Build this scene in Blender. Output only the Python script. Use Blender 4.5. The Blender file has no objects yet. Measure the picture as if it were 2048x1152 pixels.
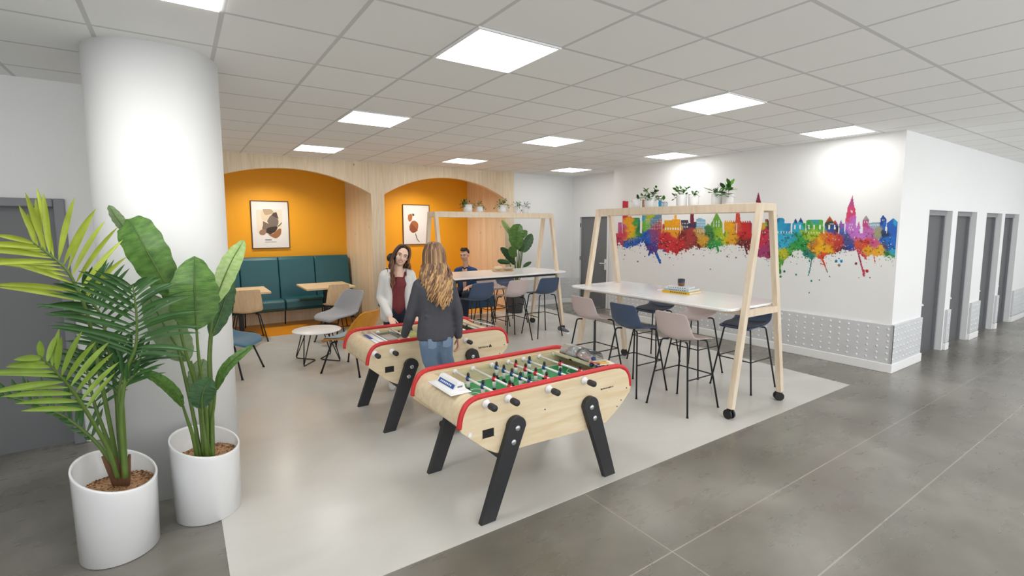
import bpy, bmesh, math, random
import numpy as np
from mathutils import Vector, Matrix
C = bpy.context.scene
COL = C.collection
PI = math.pi
R = random.Random(7)

# ------------------------------------------------------------------ camera, light, exposure
H = 1.78                     # eye height
ZC = 2.89                    # ceiling height
YAW, PITCH, FPX, CX, CY = math.radians(55.83), math.radians(5.70), 982.4, 1024.0, 549.6
cf = Vector((math.cos(PITCH)*math.cos(YAW), math.cos(PITCH)*math.sin(YAW), -math.sin(PITCH)))
cr = Vector((math.sin(YAW), -math.cos(YAW), 0))
cu = cr.cross(cf)
cam_d = bpy.data.cameras.new('camera'); cam = bpy.data.objects.new('camera', cam_d); COL.objects.link(cam)
cam_d.sensor_width = 36; cam_d.lens = FPX/2048*36; cam_d.shift_y = -(576-CY)/2048; cam_d.clip_start = 0.05
cam.matrix_world = Matrix(((cr.x, cu.x, -cf.x, 0), (cr.y, cu.y, -cf.y, 0), (cr.z, cu.z, -cf.z, H), (0, 0, 0, 1)))
C.camera = cam
C.view_settings.view_transform = 'Standard'; C.view_settings.look = 'None'
C.view_settings.gamma = 1; C.view_settings.use_curve_mapping = False
C.view_settings.exposure = 0.0
w = bpy.data.worlds.new('world'); C.world = w; w.use_nodes = True
w.node_tree.nodes['Background'].inputs[0].default_value = (0.97, 0.985, 1.0, 1)
w.node_tree.nodes['Background'].inputs[1].default_value = 1.85
PANEL_E = 9.5                # emission of the ceiling light panels
def at(px, py, x=None, y=None, z=None):      # picture point -> point of the room on a plane
    d = cr*((px-CX)/FPX) + cu*(-(py-CY)/FPX) + cf
    if z is not None: t = (z-H)/d.z
    elif x is not None: t = x/d.x
    else: t = y/d.y
    return Vector((0, 0, H)) + d*t

# ------------------------------------------------------------------ materials
def nm(name):
    m = bpy.data.materials.new(name); m.use_nodes = True
    return m, m.node_tree.nodes, m.node_tree.links, m.node_tree.nodes['Principled BSDF']
def rgb(h):
    v = [int(h[i:i+2], 16)/255 for i in (0, 2, 4)]
    return tuple((c/12.92 if c <= .04045 else ((c+.055)/1.055)**2.4) for c in v)+(1,)
def mat(name, col, rough=.5, metal=0, var=0, scale=8, stretch=(1, 1, 1), bump=0, bscale=60, coat=0, sheen=0, spec=.5, trans=0, sss=0):
    m, n, l, b = nm(name); c = rgb(col)
    b.inputs['Base Color'].default_value = c; b.inputs['Roughness'].default_value = rough; b.inputs['Metallic'].default_value = metal
    b.inputs['Coat Weight'].default_value = coat; b.inputs['Sheen Weight'].default_value = sheen; b.inputs['Specular IOR Level'].default_value = spec
    if trans: b.inputs['Transmission Weight'].default_value = trans
    if sss: b.inputs['Subsurface Weight'].default_value = sss; b.inputs['Subsurface Radius'].default_value = (.02, .008, .004)
    tc = n.new('ShaderNodeTexCoord'); mp = n.new('ShaderNodeMapping'); l.new(tc.outputs['Object'], mp.inputs[0]); mp.inputs['Scale'].default_value = stretch
    no = n.new('ShaderNodeTexNoise'); no.inputs['Scale'].default_value = scale; no.inputs['Detail'].default_value = 5; l.new(mp.outputs[0], no.inputs[0])
    mx = n.new('ShaderNodeMix'); mx.data_type = 'RGBA'; l.new(no.outputs[0], mx.inputs[0])
    k = max(var, .02)
    mx.inputs[6].default_value = tuple(x*(1-k) for x in c[:3])+(1,); mx.inputs[7].default_value = tuple(min(1, x*(1+k)) for x in c[:3])+(1,)
    l.new(mx.outputs[2], b.inputs['Base Color'])
    if bump:
        n2 = n.new('ShaderNodeTexNoise'); n2.inputs['Scale'].default_value = bscale; l.new(tc.outputs['Object'], n2.inputs[0])
        bp = n.new('ShaderNodeBump'); bp.inputs['Strength'].default_value = bump; bp.inputs['Distance'].default_value = .01
        l.new(n2.outputs[0], bp.inputs['Height']); l.new(bp.outputs[0], b.inputs['Normal'])
    return m
def emat(name, e):
    m, n, l, b = nm(name)
    b.inputs['Base Color'].default_value = (1, 1, 1, 1); b.inputs['Emission Color'].default_value = (1, .985, .96, 1); b.inputs['Emission Strength'].default_value = e
    return m
def M_(n, op, a, b=None, l=None):
    q = n.new('ShaderNodeMath'); q.operation = op
    for i, v in enumerate((a, b)):
        if v is None: continue
        if isinstance(v, (int, float)): q.inputs[i].default_value = v
        else: l.new(v, q.inputs[i])
    return q.outputs[0]
def wood(name, light, dark, plank=0, axis='x', grain=(30, 30, 2), knots=True, rough=.5, gs=1.2, var=.6):
    """wood with stretched grain; plank = board width along axis"""
    m, n, l, b = nm(name); b.inputs['Roughness'].default_value = rough
    tc = n.new('ShaderNodeTexCoord'); sx = n.new('ShaderNodeSeparateXYZ'); l.new(tc.outputs['Object'], sx.inputs[0])
    mp = n.new('ShaderNodeMapping'); l.new(tc.outputs['Object'], mp.inputs[0]); mp.inputs['Scale'].default_value = grain
    if plank:
        a = sx.outputs['X' if axis == 'x' else 'Y' if axis == 'y' else 'Z']
        fl = M_(n, 'FLOOR', M_(n, 'DIVIDE', a, plank, l), None, l)
        wn = n.new('ShaderNodeTexWhiteNoise'); wn.noise_dimensions = '1D'; l.new(fl, wn.inputs['W'])
        ad = n.new('ShaderNodeVectorMath'); ad.operation = 'ADD'; l.new(mp.outputs[0], ad.inputs[0])
        sc = n.new('ShaderNodeVectorMath'); sc.operation = 'SCALE'; sc.inputs['Scale'].default_value = 37; l.new(wn.outputs['Color'], sc.inputs[0]); l.new(sc.outputs[0], ad.inputs[1])
        vec = ad.outputs[0]
    else: vec = mp.outputs[0]
    no = n.new('ShaderNodeTexNoise'); no.inputs['Scale'].default_value = gs; no.inputs['Detail'].default_value = 6; no.inputs['Distortion'].default_value = .6; l.new(vec, no.inputs[0])
    cr_ = n.new('ShaderNodeValToRGB'); l.new(no.outputs[0], cr_.inputs[0])
    cr_.color_ramp.elements[0].position = .3; cr_.color_ramp.elements[0].color = rgb(dark)
    cr_.color_ramp.elements[1].position = .62; cr_.color_ramp.elements[1].color = rgb(light)
    col = cr_.outputs[0]
    if plank:
        mx = n.new('ShaderNodeMix'); mx.data_type = 'RGBA'; mx.blend_type = 'MULTIPLY'; l.new(col, mx.inputs[6])
        mr = n.new('ShaderNodeMapRange'); l.new(wn.outputs['Value'], mr.inputs[0]); mr.inputs[3].default_value = 1-.2*var; mr.inputs[4].default_value = 1.0
        cb = n.new('ShaderNodeCombineColor'); l.new(mr.outputs[0], cb.inputs[0])
        g2 = M_(n, 'POWER', mr.outputs[0], 1.25, l); b2 = M_(n, 'POWER', mr.outputs[0], 1.7, l); l.new(g2, cb.inputs[1]); l.new(b2, cb.inputs[2])
        l.new(cb.outputs[0], mx.inputs[7]); mx.inputs[0].default_value = 1; col = mx.outputs[2]
    if knots:
        mk = n.new('ShaderNodeMapping'); l.new(tc.outputs['Object'], mk.inputs[0]); mk.inputs['Scale'].default_value = (1, 0, .6) if axis == 'x' else (0, 1, .6)
        vo = n.new('ShaderNodeTexVoronoi'); vo.inputs['Scale'].default_value = 3.6; l.new(mk.outputs[0], vo.inputs[0])
        rk = n.new('ShaderNodeValToRGB'); l.new(vo.outputs['Distance'], rk.inputs[0])
        rk.color_ramp.elements[0].position = .02; rk.color_ramp.elements[0].color = (.28, .15, .07, 1)
        rk.color_ramp.elements[1].position = .065; rk.color_ramp.elements[1].color = (1, 1, 1, 1)
        m2 = n.new('ShaderNodeMix'); m2.data_type = 'RGBA'; m2.blend_type = 'MULTIPLY'; m2.inputs[0].default_value = .75
        l.new(col, m2.inputs[6]); l.new(rk.outputs[0], m2.inputs[7]); col = m2.outputs[2]
    l.new(col, b.inputs['Base Color'])
    return m

WALLW = mat('wall_paint', 'f3f4f4', .6, var=.015, scale=2)
WHITE = mat('white_plastic', 'f4f5f6', .35, var=.01)
WHITEG = mat('white_gloss', 'f8f9fa', .26, var=.01, coat=.3)
POTW = mat('pot_white', 'f2f3f5', .22, coat=.4)
BLACK = mat('black_metal', '17181a', .4)
BLACKW = mat('black_stain', '2c2d30', .5, var=.15, scale=20)
GREYD = mat('door_grey', '77797c', .45, var=.05, scale=1.5)
FRAMEG = mat('frame_grey', '86888d', .4, var=.04)
DOORDK = mat('door_dark', '5c5d60', .5, var=.04)
ORANGE = mat('orange_paint', 'f2aa16', .55, var=.02)
ORANGEF = mat('orange_floor', 'e3950f', .35, var=.04)
TEAL = mat('teal_vinyl', '1f5a66', .35, var=.06, scale=30, bump=.08, bscale=400)
RED = mat('red_rubber', 'cf2f33', .35, var=.05)
NAVY = mat('navy_shell', '42536f', .45, var=.03)
NAVYPAD = mat('charcoal_pad', '3a404c', .8, var=.05)
PINK = mat('blush_shell', 'c9b9b7', .45, var=.03)
GREYF = mat('grey_felt', '9da0a8', .9, var=.06, scale=60, sheen=.3)
BLUEF = mat('blue_felt', '4f7c97', .9, var=.08, scale=60, sheen=.3)
BLUEPAD = mat('pale_blue_felt', '9fb2bf', .9, var=.06, scale=60)
GREENF = mat('playfield_green', '2f9a5f', .4, var=.04)
CHROME = mat('chrome', 'c9cacd', .25, metal=.9)
STEEL = mat('galvanised', 'd9dbde', .45, metal=.08, var=.07, scale=5)
PINE = wood('pine_panel', 'f5e6cd', 'ebd4b3', plank=.135, axis='x', grain=(22, 22, 1.6), var=.45)
PINEY = wood('pine_panel_side', 'f3e3cb', 'e8d2b2', plank=.135, axis='y', grain=(22, 22, 1.6), var=.45)
BIRCH = wood('birch_ply', 'eddcbc', 'e1c9a0', grain=(1.6, 16, 16), knots=False, gs=1.6, rough=.38)
BIRCHC = wood('oak_veneer', 'e6c9a2', 'd8b68c', grain=(14, 14, 2), knots=False, rough=.45)
ASH = wood('ash_frame', 'ecdcc5', 'e0cbb0', grain=(18, 18, 2.5), knots=False, rough=.5)
TABLEW = wood('light_oak', 'e6cfac', 'd9bd93', grain=(2, 20, 20), knots=False, rough=.45)
VENEER = wood('honey_veneer', 'eba02c', 'dd8f1f', grain=(12, 12, 3), knots=False, rough=.3)
SKIN = mat('skin', 'e2b49a', .5, var=.05, sss=.08)
SKIN2 = mat('skin_fair', 'f0cab4', .5, var=.04, sss=.08)
HAIRB = mat('hair_blonde', 'b98d5c', .5, var=.5, scale=22, stretch=(1, 1, .25))
HAIRD = mat('hair_brown', '6a4733', .45, var=.5, scale=20, stretch=(1, 1, .3))
HAIRK = mat('hair_black', '1d1917', .5, var=.2)
SHIRT = mat('charcoal_jersey', '4a4b52', .9, var=.12, scale=6, bump=.25, bscale=12)
JEANS = mat('blue_denim', '6c839f', .85, var=.3, scale=7)
JEANSD = mat('dark_denim', '232c3f', .85, var=.2, scale=14)
JACKET = mat('white_jacket', 'e4e3e1', .85, var=.04, bump=.2, bscale=14)
MAROON = mat('maroon_top', '7a3438', .85, var=.15, scale=18)
BLUESH = mat('blue_shirt', '1f4a7c', .8, var=.15, scale=30)
LEAF = mat('leaf_green', '4c8030', .42, var=.35, scale=14, spec=.4)
LEAFD = mat('leaf_dark', '2c5626', .45, var=.3, scale=16)
LEAFL = mat('leaf_light', 'a6c46c', .5, var=.2, scale=14)
LEAFP = mat('leaf_pale', 'b7cf9c', .5, var=.2, scale=14)
PALMG = mat('palm_green', '35602a', .42, var=.4, scale=9)
PALMY = mat('palm_yellow', '9fb535', .45, var=.25, scale=9)
STEM = mat('stem_green', '5a7430', .45, var=.35, scale=9)
BARK = mat('stem_brown', '6b4a33', .8, var=.3)
PEB = mat('pebble_tan', 'b58a63', .8, var=.9, scale=90, bump=.6, bscale=150)
GOLD = mat('cloth_blue', '2357a8', .5)
GLASS = mat('clear_plastic', 'e8f0f4', .05, trans=.95)
PANEL = emat('light_panel', PANEL_E)

# ------------------------------------------------------------------ mesh helpers
def frame_of(d):
    d = d.normalized(); a = Vector((0, 0, 1)) if abs(d.z) < .9 else Vector((1, 0, 0))
    u = d.cross(a).normalized(); return u, d.cross(u).normalized()
class MB:
    def __init__(s): s.b = bmesh.new()
    def box(s, x0, x1, y0, y1, z0, z1, mi=0):
        v = [s.b.verts.new((x, y, z)) for x in (x0, x1) for y in (y0, y1) for z in (z0, z1)]
        for f in ((0, 1, 3, 2), (4, 6, 7, 5), (0, 4, 5, 1), (2, 3, 7, 6), (0, 2, 6, 4), (1, 5, 7, 3)): s.b.faces.new([v[i] for i in f]).material_index = mi
        return s
    def bar(s, p, q, w, h, up=Vector((0, 0, 1)), mi=0):       # rectangular bar from p to q: w across, h along up
        p, q = Vector(p), Vector(q); d = (q-p).normalized(); u = d.cross(up).normalized(); v = u.cross(d).normalized()
        r = []
        for c in (p, q):
            r.append([s.b.verts.new(c+u*a*w/2+v*b*h/2) for a, b in ((-1, -1), (1, -1), (1, 1), (-1, 1))])
        for i in range(4): s.b.faces.new((r[0][i], r[0][(i+1) % 4], r[1][(i+1) % 4], r[1][i])).material_index = mi
        s.b.faces.new(r[0][::-1]).material_index = mi; s.b.faces.new(r[1]).material_index = mi
        return s
    def tube(s, pts, r, seg=8, closed=False, mi=0, flat=1.0, cap=True):
        pts = [Vector(p) for p in pts]; n = len(pts); rs = r if isinstance(r, (list, tuple)) else [r]*n; rings = []; u = None
        for i, p in enumerate(pts):
            a = pts[(i-1) % n] if (i or closed) else p; c = pts[(i+1) % n] if (i < n-1 or closed) else p
            d = (c-a); d = d.normalized() if d.length > 1e-9 else Vector((0, 0, 1))
            if u is None: u, v = frame_of(d)
            else:
                u = (u-d*u.dot(d)); u = u.normalized() if u.length > 1e-6 else frame_of(d)[0]; v = d.cross(u)
            rings.append([s.b.verts.new(p+u*math.cos(2*PI*k/seg)*rs[i]+v*math.sin(2*PI*k/seg)*rs[i]*flat) for k in range(seg)])
        for i in range(n if closed else n-1):
            A, B = rings[i], rings[(i+1) % n]
            for k in range(seg):
                f = s.b.faces.new((A[k], A[(k+1) % seg], B[(k+1) % seg], B[k])); f.material_index = mi; f.smooth = True
        if not closed and cap:
            s.b.faces.new(rings[0][::-1]).material_index = mi; s.b.faces.new(rings[-1]).material_index = mi
        return s
    def cyl(s, p, q, r, r2=None, seg=20, mi=0): return s.tube([p, q], [r, r if r2 is None else r2], seg, mi=mi)
    def prism(s, poly, t0, t1, f=lambda a, b, t: (a, b, t), mi=0):
        A = [s.b.verts.new(f(a, b, t0)) for a, b in poly]; B = [s.b.verts.new(f(a, b, t1)) for a, b in poly]; n = len(poly)
        s.b.faces.new(A).material_index = mi; s.b.faces.new(B[::-1]).material_index = mi
        for i in range(n): s.b.faces.new((A[i], B[i], B[(i+1) % n], A[(i+1) % n])).material_index = mi
        return s
    def lathe(s, prof, c=(0, 0, 0), seg=24, mi=0, sx=1, sy=1, rot=0):
        rings = []
        for r, z in prof:
            if r < 1e-5: rings.append([s.b.verts.new((c[0], c[1], c[2]+z))]); continue
            rg = []
            for k in range(seg):
                a = 2*PI*k/seg; x, y = math.cos(a)*r*sx, math.sin(a)*r*sy
                rg.append(s.b.verts.new((c[0]+x*math.cos(rot)-y*math.sin(rot), c[1]+x*math.sin(rot)+y*math.cos(rot), c[2]+z)))
            rings.append(rg)
        for A, B in zip(rings, rings[1:]):
            for k in range(seg):
                k2 = (k+1) % seg
                if len(A) == 1 and len(B) == 1: continue
                if len(A) == 1: f = s.b.faces.new((A[0], B[k2], B[k]))
                elif len(B) == 1: f = s.b.faces.new((A[k], A[k2], B[0]))
                else: f = s.b.faces.new((A[k], A[k2], B[k2], B[k]))
                f.material_index = mi; f.smooth = True
        return s
    def ell(s, c, r, seg=16, rings=10, mi=0, M=None):
        c = Vector(c); r = (r, r, r) if isinstance(r, (int, float)) else r; M = M or Matrix.Identity(3); rg = []
        for i in range(1, rings):
            t = PI*i/rings; rg.append([s.b.verts.new(c+M@Vector((math.sin(t)*math.cos(2*PI*k/seg)*r[0], math.sin(t)*math.sin(2*PI*k/seg)*r[1], math.cos(t)*r[2]))) for k in range(seg)])
        a = s.b.verts.new(c+M@Vector((0, 0, r[2]))); b = s.b.verts.new(c+M@Vector((0, 0, -r[2])))
        fs = []
        for k in range(seg):
            k2 = (k+1) % seg; fs.append(s.b.faces.new((a, rg[0][k], rg[0][k2]))); fs.append(s.b.faces.new((b, rg[-1][k2], rg[-1][k])))
            for A, B in zip(rg, rg[1:]): fs.append(s.b.faces.new((A[k], B[k], B[k2], A[k2])))
        for f in fs: f.smooth = True; f.material_index = mi
        return s
    def caps(s, p, q, r0, r1, seg=14):       # closed tapered capsule
        p, q = Vector(p), Vector(q); d = (q-p).normalized(); n = 4; pts = []; rs = []
        for i in range(n+1):
            t = PI/2*(1-i/n); pts.append(p-d*math.sin(t)*r0); rs.append(max(math.cos(t)*r0, r0*.12))
        for i in range(n+1):
            t = PI/2*i/n; pts.append(q+d*math.sin(t)*r1); rs.append(max(math.cos(t)*r1, r1*.12))
        return s.tube(pts, rs, seg)
    def chain(s, pts, rs, seg=14):
        for i in range(len(pts)-1): s.caps(pts[i], pts[i+1], rs[i], rs[i+1], seg)
        return s
    def build(s, name, m, parent=None, bevel=0, loc=None, smooth=False, mods=(), segs=2):
        bmesh.ops.recalc_face_normals(s.b, faces=s.b.faces)
        me = bpy.data.meshes.new(name); s.b.to_mesh(me); s.b.free()
        for x in (m if isinstance(m, (list, tuple)) else [m]): me.materials.append(x)
        if smooth:
            for p in me.polygons: p.use_smooth = True
        o = bpy.data.objects.new(name, me); COL.objects.link(o)
        if parent: o.parent = parent
        if loc: o.location = loc
        if bevel:
            b = o.modifiers.new('bevel', 'BEVEL'); b.width = bevel; b.segments = segs; b.limit_method = 'ANGLE'; b.angle_limit = .6
        for t, kw in mods:
            md = o.modifiers.new(t.lower(), t)
            for k, v in kw.items(): setattr(md, k, v)
        return o
def tag(o, label, cat, group=None, kind=None):
    o['label'] = label; o['category'] = cat
    if group: o['group'] = group
    if kind: o['kind'] = kind
    return o
def struct(o): o['kind'] = 'structure'; return o
def thing(name, label, cat, loc=(0, 0, 0), rz=0, group=None):
    o = bpy.data.objects.new(name, None); COL.objects.link(o); o.location = loc; o.rotation_euler = (0, 0, rz); o.empty_display_size = .1
    return tag(o, label, cat, group)
def dup(root, loc, rz=None, label=None, swap=None):
    r = root.copy(); COL.objects.link(r); r.location = loc
    if rz is not None: r.rotation_euler = (0, 0, rz)
    if label: r['label'] = label
    def rec(src, dst):
        for ch in list(src.children):
            c = ch.copy(); COL.objects.link(c); c.parent = dst
            if swap and c.type == 'MESH' and c.data.materials and c.data.materials[0] in swap:
                c.data = c.data.copy(); c.data.materials[0] = swap[c.data.materials[0]]
            rec(ch, c)
    rec(root, r); return r
def catmull(pts, n=6):
    P = [Vector(p) for p in pts]; P = [P[0]*2-P[1]]+P+[P[-1]*2-P[-2]]; out = []
    for i in range(1, len(P)-2):
        for k in range(n):
            t = k/n; a, b, c, d = P[i-1:i+3]
            out.append(.5*((2*b)+(c-a)*t+(2*a-5*b+4*c-d)*t*t+(3*b-a-3*c+d)*t**3))
    out.append(P[-2]); return out
def rrect(x0, x1, y0, y1, r, n=6):
    o = []
    for cx, cy, a in ((x1-r, y1-r, 0), (x0+r, y1-r, 90), (x0+r, y0+r, 180), (x1-r, y0+r, 270)):
        for k in range(n+1):
            t = math.radians(a+90*k/n); o.append((cx+r*math.cos(t), cy+r*math.sin(t)))
    return o
def bend(pts, r, n=5):                     # polyline with rounded corners
    P = [Vector(p) for p in pts]; o = [P[0]]
    for i in range(1, len(P)-1):
        a, b, c = P[i-1:i+2]; rr = min(r, (a-b).length*.45, (c-b).length*.45)
        p, q = b+(a-b).normalized()*rr, b+(c-b).normalized()*rr
        for k in range(n+1):
            t = k/n; o.append(p*(1-t)**2+b*2*t*(1-t)+q*t*t)
    o.append(P[-1]); return o

# ------------------------------------------------------------------ room
WX = 7.08        # mural wall plane
CYW = 2.26       # corridor wall plane
WY = 8.65        # timber wall plane
BY = 10.27       # back of the niches
def floor_mat():
    m, n, l, b = nm('polished_concrete'); tc = n.new('ShaderNodeTexCoord'); sx = n.new('ShaderNodeSeparateXYZ'); l.new(tc.outputs['Object'], sx.inputs[0])
    n1 = n.new('ShaderNodeTexNoise'); n1.inputs['Scale'].default_value = .8; n1.inputs['Detail'].default_value = 7; n1.inputs['Roughness'].default_value = .55; n1.inputs['Distortion'].default_value = .3; l.new(tc.outputs['Object'], n1.inputs[0])
    r1 = n.new('ShaderNodeValToRGB'); l.new(n1.outputs[0], r1.inputs[0])
    e = r1.color_ramp.elements; e[0].position = .34; e[0].color = rgb('6c685f'); e[1].position = .66; e[1].color = rgb('949189')
    q = e.new(.5); q.color = rgb('7d7a72')
    mp = n.new('ShaderNodeMapping'); l.new(tc.outputs['Object'], mp.inputs[0]); mp.inputs['Scale'].default_value = (1.2, 3.2, 1); mp.inputs['Rotation'].default_value = (0, 0, .35)
    n2 = n.new('ShaderNodeTexNoise'); n2.inputs['Scale'].default_value = 1.6; n2.inputs['Detail'].default_value = 6; n2.inputs['Roughness'].default_value = .58; l.new(mp.outputs[0], n2.inputs[0])
    r2 = n.new('ShaderNodeValToRGB'); l.new(n2.outputs[0], r2.inputs[0]); r2.color_ramp.elements[0].position = .3; r2.color_ramp.elements[0].color = (.91, .91, .905, 1); r2.color_ramp.elements[1].position = .6; r2.color_ramp.elements[1].color = (1.05, 1.05, 1.05, 1)
    mx = n.new('ShaderNodeMix'); mx.data_type = 'RGBA'; mx.blend_type = 'MULTIPLY'; mx.inputs[0].default_value = .85; l.new(r1.outputs[0], mx.inputs[6]); l.new(r2.outputs[0], mx.inputs[7])
    # saw-cut joints
    def line(out, pos, wd):
        d = M_(n, 'ABSOLUTE', M_(n, 'SUBTRACT', out, pos, l), None, l); return M_(n, 'LESS_THAN', d, wd, l)
    lines = [line(sx.outputs['Y'], p, .004) for p in (1.06, 1.6, 2.9-4.6, -.3)]+[line(sx.outputs['X'], 8.6, .004)]
    wv = M_(n, 'MULTIPLY', M_(n, 'LESS_THAN', sx.outputs['Y'], 2.3, l), line(sx.outputs['X'], 2.15, .004), l)
    s = lines[0]
    for x in lines[1:]+[wv]: s = M_(n, 'MAXIMUM', s, x, l)
    m3 = n.new('ShaderNodeMix'); m3.data_type = 'RGBA'; l.new(M_(n, 'MULTIPLY', s, .55, l), m3.inputs[0]); l.new(mx.outputs[2], m3.inputs[6]); m3.inputs[7].default_value = rgb('b9b3a8')
    l.new(m3.outputs[2], b.inputs['Base Color'])
    rr = n.new('ShaderNodeMapRange'); l.new(n2.outputs[0], rr.inputs[0]); rr.inputs[3].default_value = .16; rr.inputs[4].default_value = .42; l.new(rr.outputs[0], b.inputs['Roughness'])
    b.inputs['Specular IOR Level'].default_value = .6
    return m
def pale_floor_mat():
    m, n, l, b = nm('pale_resin_floor'); tc = n.new('ShaderNodeTexCoord')
    n1 = n.new('ShaderNodeTexNoise'); n1.inputs['Scale'].default_value = .9; n1.inputs['Detail'].default_value = 7; n1.inputs['Distortion'].default_value = .8; l.new(tc.outputs['Object'], n1.inputs[0])
    r1 = n.new('ShaderNodeValToRGB'); l.new(n1.outputs[0], r1.inputs[0]); e = r1.color_ramp.elements
    e[0].position = .35; e[0].color = rgb('cccbc5'); e[1].position = .65; e[1].color = rgb('dad9d4'); l.new(r1.outputs[0], b.inputs['Base Color'])
    b.inputs['Roughness'].default_value = .24; b.inputs['Specular IOR Level'].default_value = .55
    return m
def ceiling_mat():
    m, n, l, b = nm('ceiling_tiles'); tc = n.new('ShaderNodeTexCoord'); sx = n.new('ShaderNodeSeparateXYZ'); l.new(tc.outputs['Object'], sx.inputs[0])
    hit = None; ids = []
    for o_, off in (('X', 1.458), ('Y', 2.476)):
        t = M_(n, 'DIVIDE', M_(n, 'SUBTRACT', sx.outputs[o_], off, l), .6, l)
        ids.append(M_(n, 'FLOOR', t, None, l)); fr = M_(n, 'FRACT', t, None, l)
        d = M_(n, 'MINIMUM', fr, M_(n, 'SUBTRACT', 1, fr, l), l); k = M_(n, 'LESS_THAN', d, .02, l)
        hit = k if hit is None else M_(n, 'MAXIMUM', hit, k, l)
    cb = n.new('ShaderNodeCombineXYZ'); l.new(ids[0], cb.inputs[0]); l.new(ids[1], cb.inputs[1])
    wn = n.new('ShaderNodeTexWhiteNoise'); wn.noise_dimensions = '2D'; l.new(cb.outputs[0], wn.inputs['Vector'])
    r = n.new('ShaderNodeValToRGB'); l.new(wn.outputs['Value'], r.inputs[0]); r.color_ramp.elements[0].color = rgb('efefed'); r.color_ramp.elements[1].color = rgb('f3f3f1')
    mx = n.new('ShaderNodeMix'); mx.data_type = 'RGBA'; l.new(hit, mx.inputs[0]); l.new(r.outputs[0], mx.inputs[6]); mx.inputs[7].default_value = rgb('cfcfcd')
    l.new(mx.outputs[2], b.inputs['Base Color']); b.inputs['Roughness'].default_value = .8
    bp = n.new('ShaderNodeBump'); bp.inputs['Strength'].default_value = .5; bp.inputs['Distance'].default_value = .01; l.new(hit, bp.inputs['Height']); l.new(bp.outputs[0], b.inputs['Normal'])
    return m
X0, X1, Y0, Y1 = -3.2, 17, -1.9, 11
struct(MB().box(X0, X1, Y0, Y1, -.1, 0).build('floor', floor_mat()))
fp = [(.125, 2.31), (6.15, 2.31), (6.55, WY), (.125, WY)]
struct(MB().prism(fp, 0, .003).build('floor', pale_floor_mat()))
struct(MB().box(X0-.1, X0, Y0, Y1, 0, ZC).build('wall_unseen_left', WALLW))  # unseen wall, added to keep world light off the left side
struct(MB().box(X0, X1, Y0, Y1, ZC, ZC+.1).build('ceiling', ceiling_mat()))
# ceiling lights on every fourth tile
n_l = 0
LBL = {(0, 0): 'largest square ceiling light panel, above the near football table', (1, 0): 'square ceiling light panel above the near end of the long white table', (2, 0): 'square ceiling light panel touching the top of the mural wall',
       (0, 1): 'square ceiling light panel second from the timber wall, above the two women', (1, 1): 'square ceiling light panel in the middle of the ceiling over the far high table', (2, 1): 'square ceiling light panel by the wall above the small spires of the mural',
       (0, 2): 'square ceiling light panel nearest the left timber arch', (1, 2): 'square ceiling light panel nearest the right timber arch', (2, 2): 'square ceiling light panel in the far corner over the grey door'}
for ix in range(-1, 5):
    for iy in range(-2, 3):
        x, y = 1.458+2.4*ix, 2.476+2.4*iy
        if ix == 2 and iy == 0: pass
        if x > WX-.6 and y > CYW-.3: continue
        if ix == -1 and iy > 0: continue
        t = thing('ceiling_light', LBL.get((ix, iy), 'square ceiling light panel, %s column and %s row' % (('leftmost', 'second', 'third', 'fourth', 'fifth', 'sixth')[ix+1], ('hindmost', 'overhead', 'first', 'second', 'third')[iy+2])), 'ceiling light', (x+.3, y+.3, ZC), 0, 'square ceiling light panels')
        MB().box(-.285, .285, -.285, .285, -.008, -.002).build('diffuser', PANEL, t)
        f = MB()
        for a, b, c, d in ((-.3, .3, -.3, -.285), (-.3, .3, .285, .3), (-.3, -.285, -.285, .285), (.285, .3, -.285, .285)): f.box(a, b, c, d, -.01, 0)
        f.build('frame', WHITE, t)
t = thing('ceiling_light', 'cut-off square ceiling light panel above the round column at the top edge', 'ceiling light', (1.458-1.5, 2.476+.3, ZC), 0, 'square ceiling light panels')
MB().box(-.285, .285, -.285, .285, -.008, -.002).build('diffuser', PANEL, t)

# column
cp = []
for k in range(48):
    a = 2*PI*k/48; cp.append((-.072+.375*math.copysign(abs(math.cos(a))**.85, math.cos(a)), 4.2+.42*math.copysign(abs(math.sin(a))**.95, math.sin(a))))
o = MB().prism(cp, 0, ZC).build('column', WALLW, smooth=False); struct(o); o.name = 'wall_column'
for p in o.data.polygons: p.use_smooth = len(p.vertices) == 4

# left wall with dark door
LY = 5.22
b = MB(); b.box(X0, -1.75, LY, LY+.2, 0, ZC); b.box(-1.75, -.735, LY, LY+.2, 1.985, ZC); b.box(-.735, -.15, LY, LY+.2, 0, ZC)
b.box(-.35, -.15, LY+.2, Y1, 0, ZC)
struct(b.build('wall_left', WALLW))
b = MB(); b.box(-.70, -.15, LY-.02, LY, 0, .09)
struct(b.build('baseboard_left', WALLW, bevel=.004))
d = struct(MB().box(-1.72, -.78, LY+.06, LY+.11, 0, 1.94).build('door_1', GREYD))
f = MB(); f.box(-.79, -.72, LY-.03, LY+.12, 0, 1.99); f.box(-1.77, -.79, LY-.03, LY+.12, 1.925, 1.99); f.box(-1.79, -1.72, LY-.03, LY+.12, 0, 1.99)
f.build('door_frame', FRAMEG, d, bevel=.008)

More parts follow.
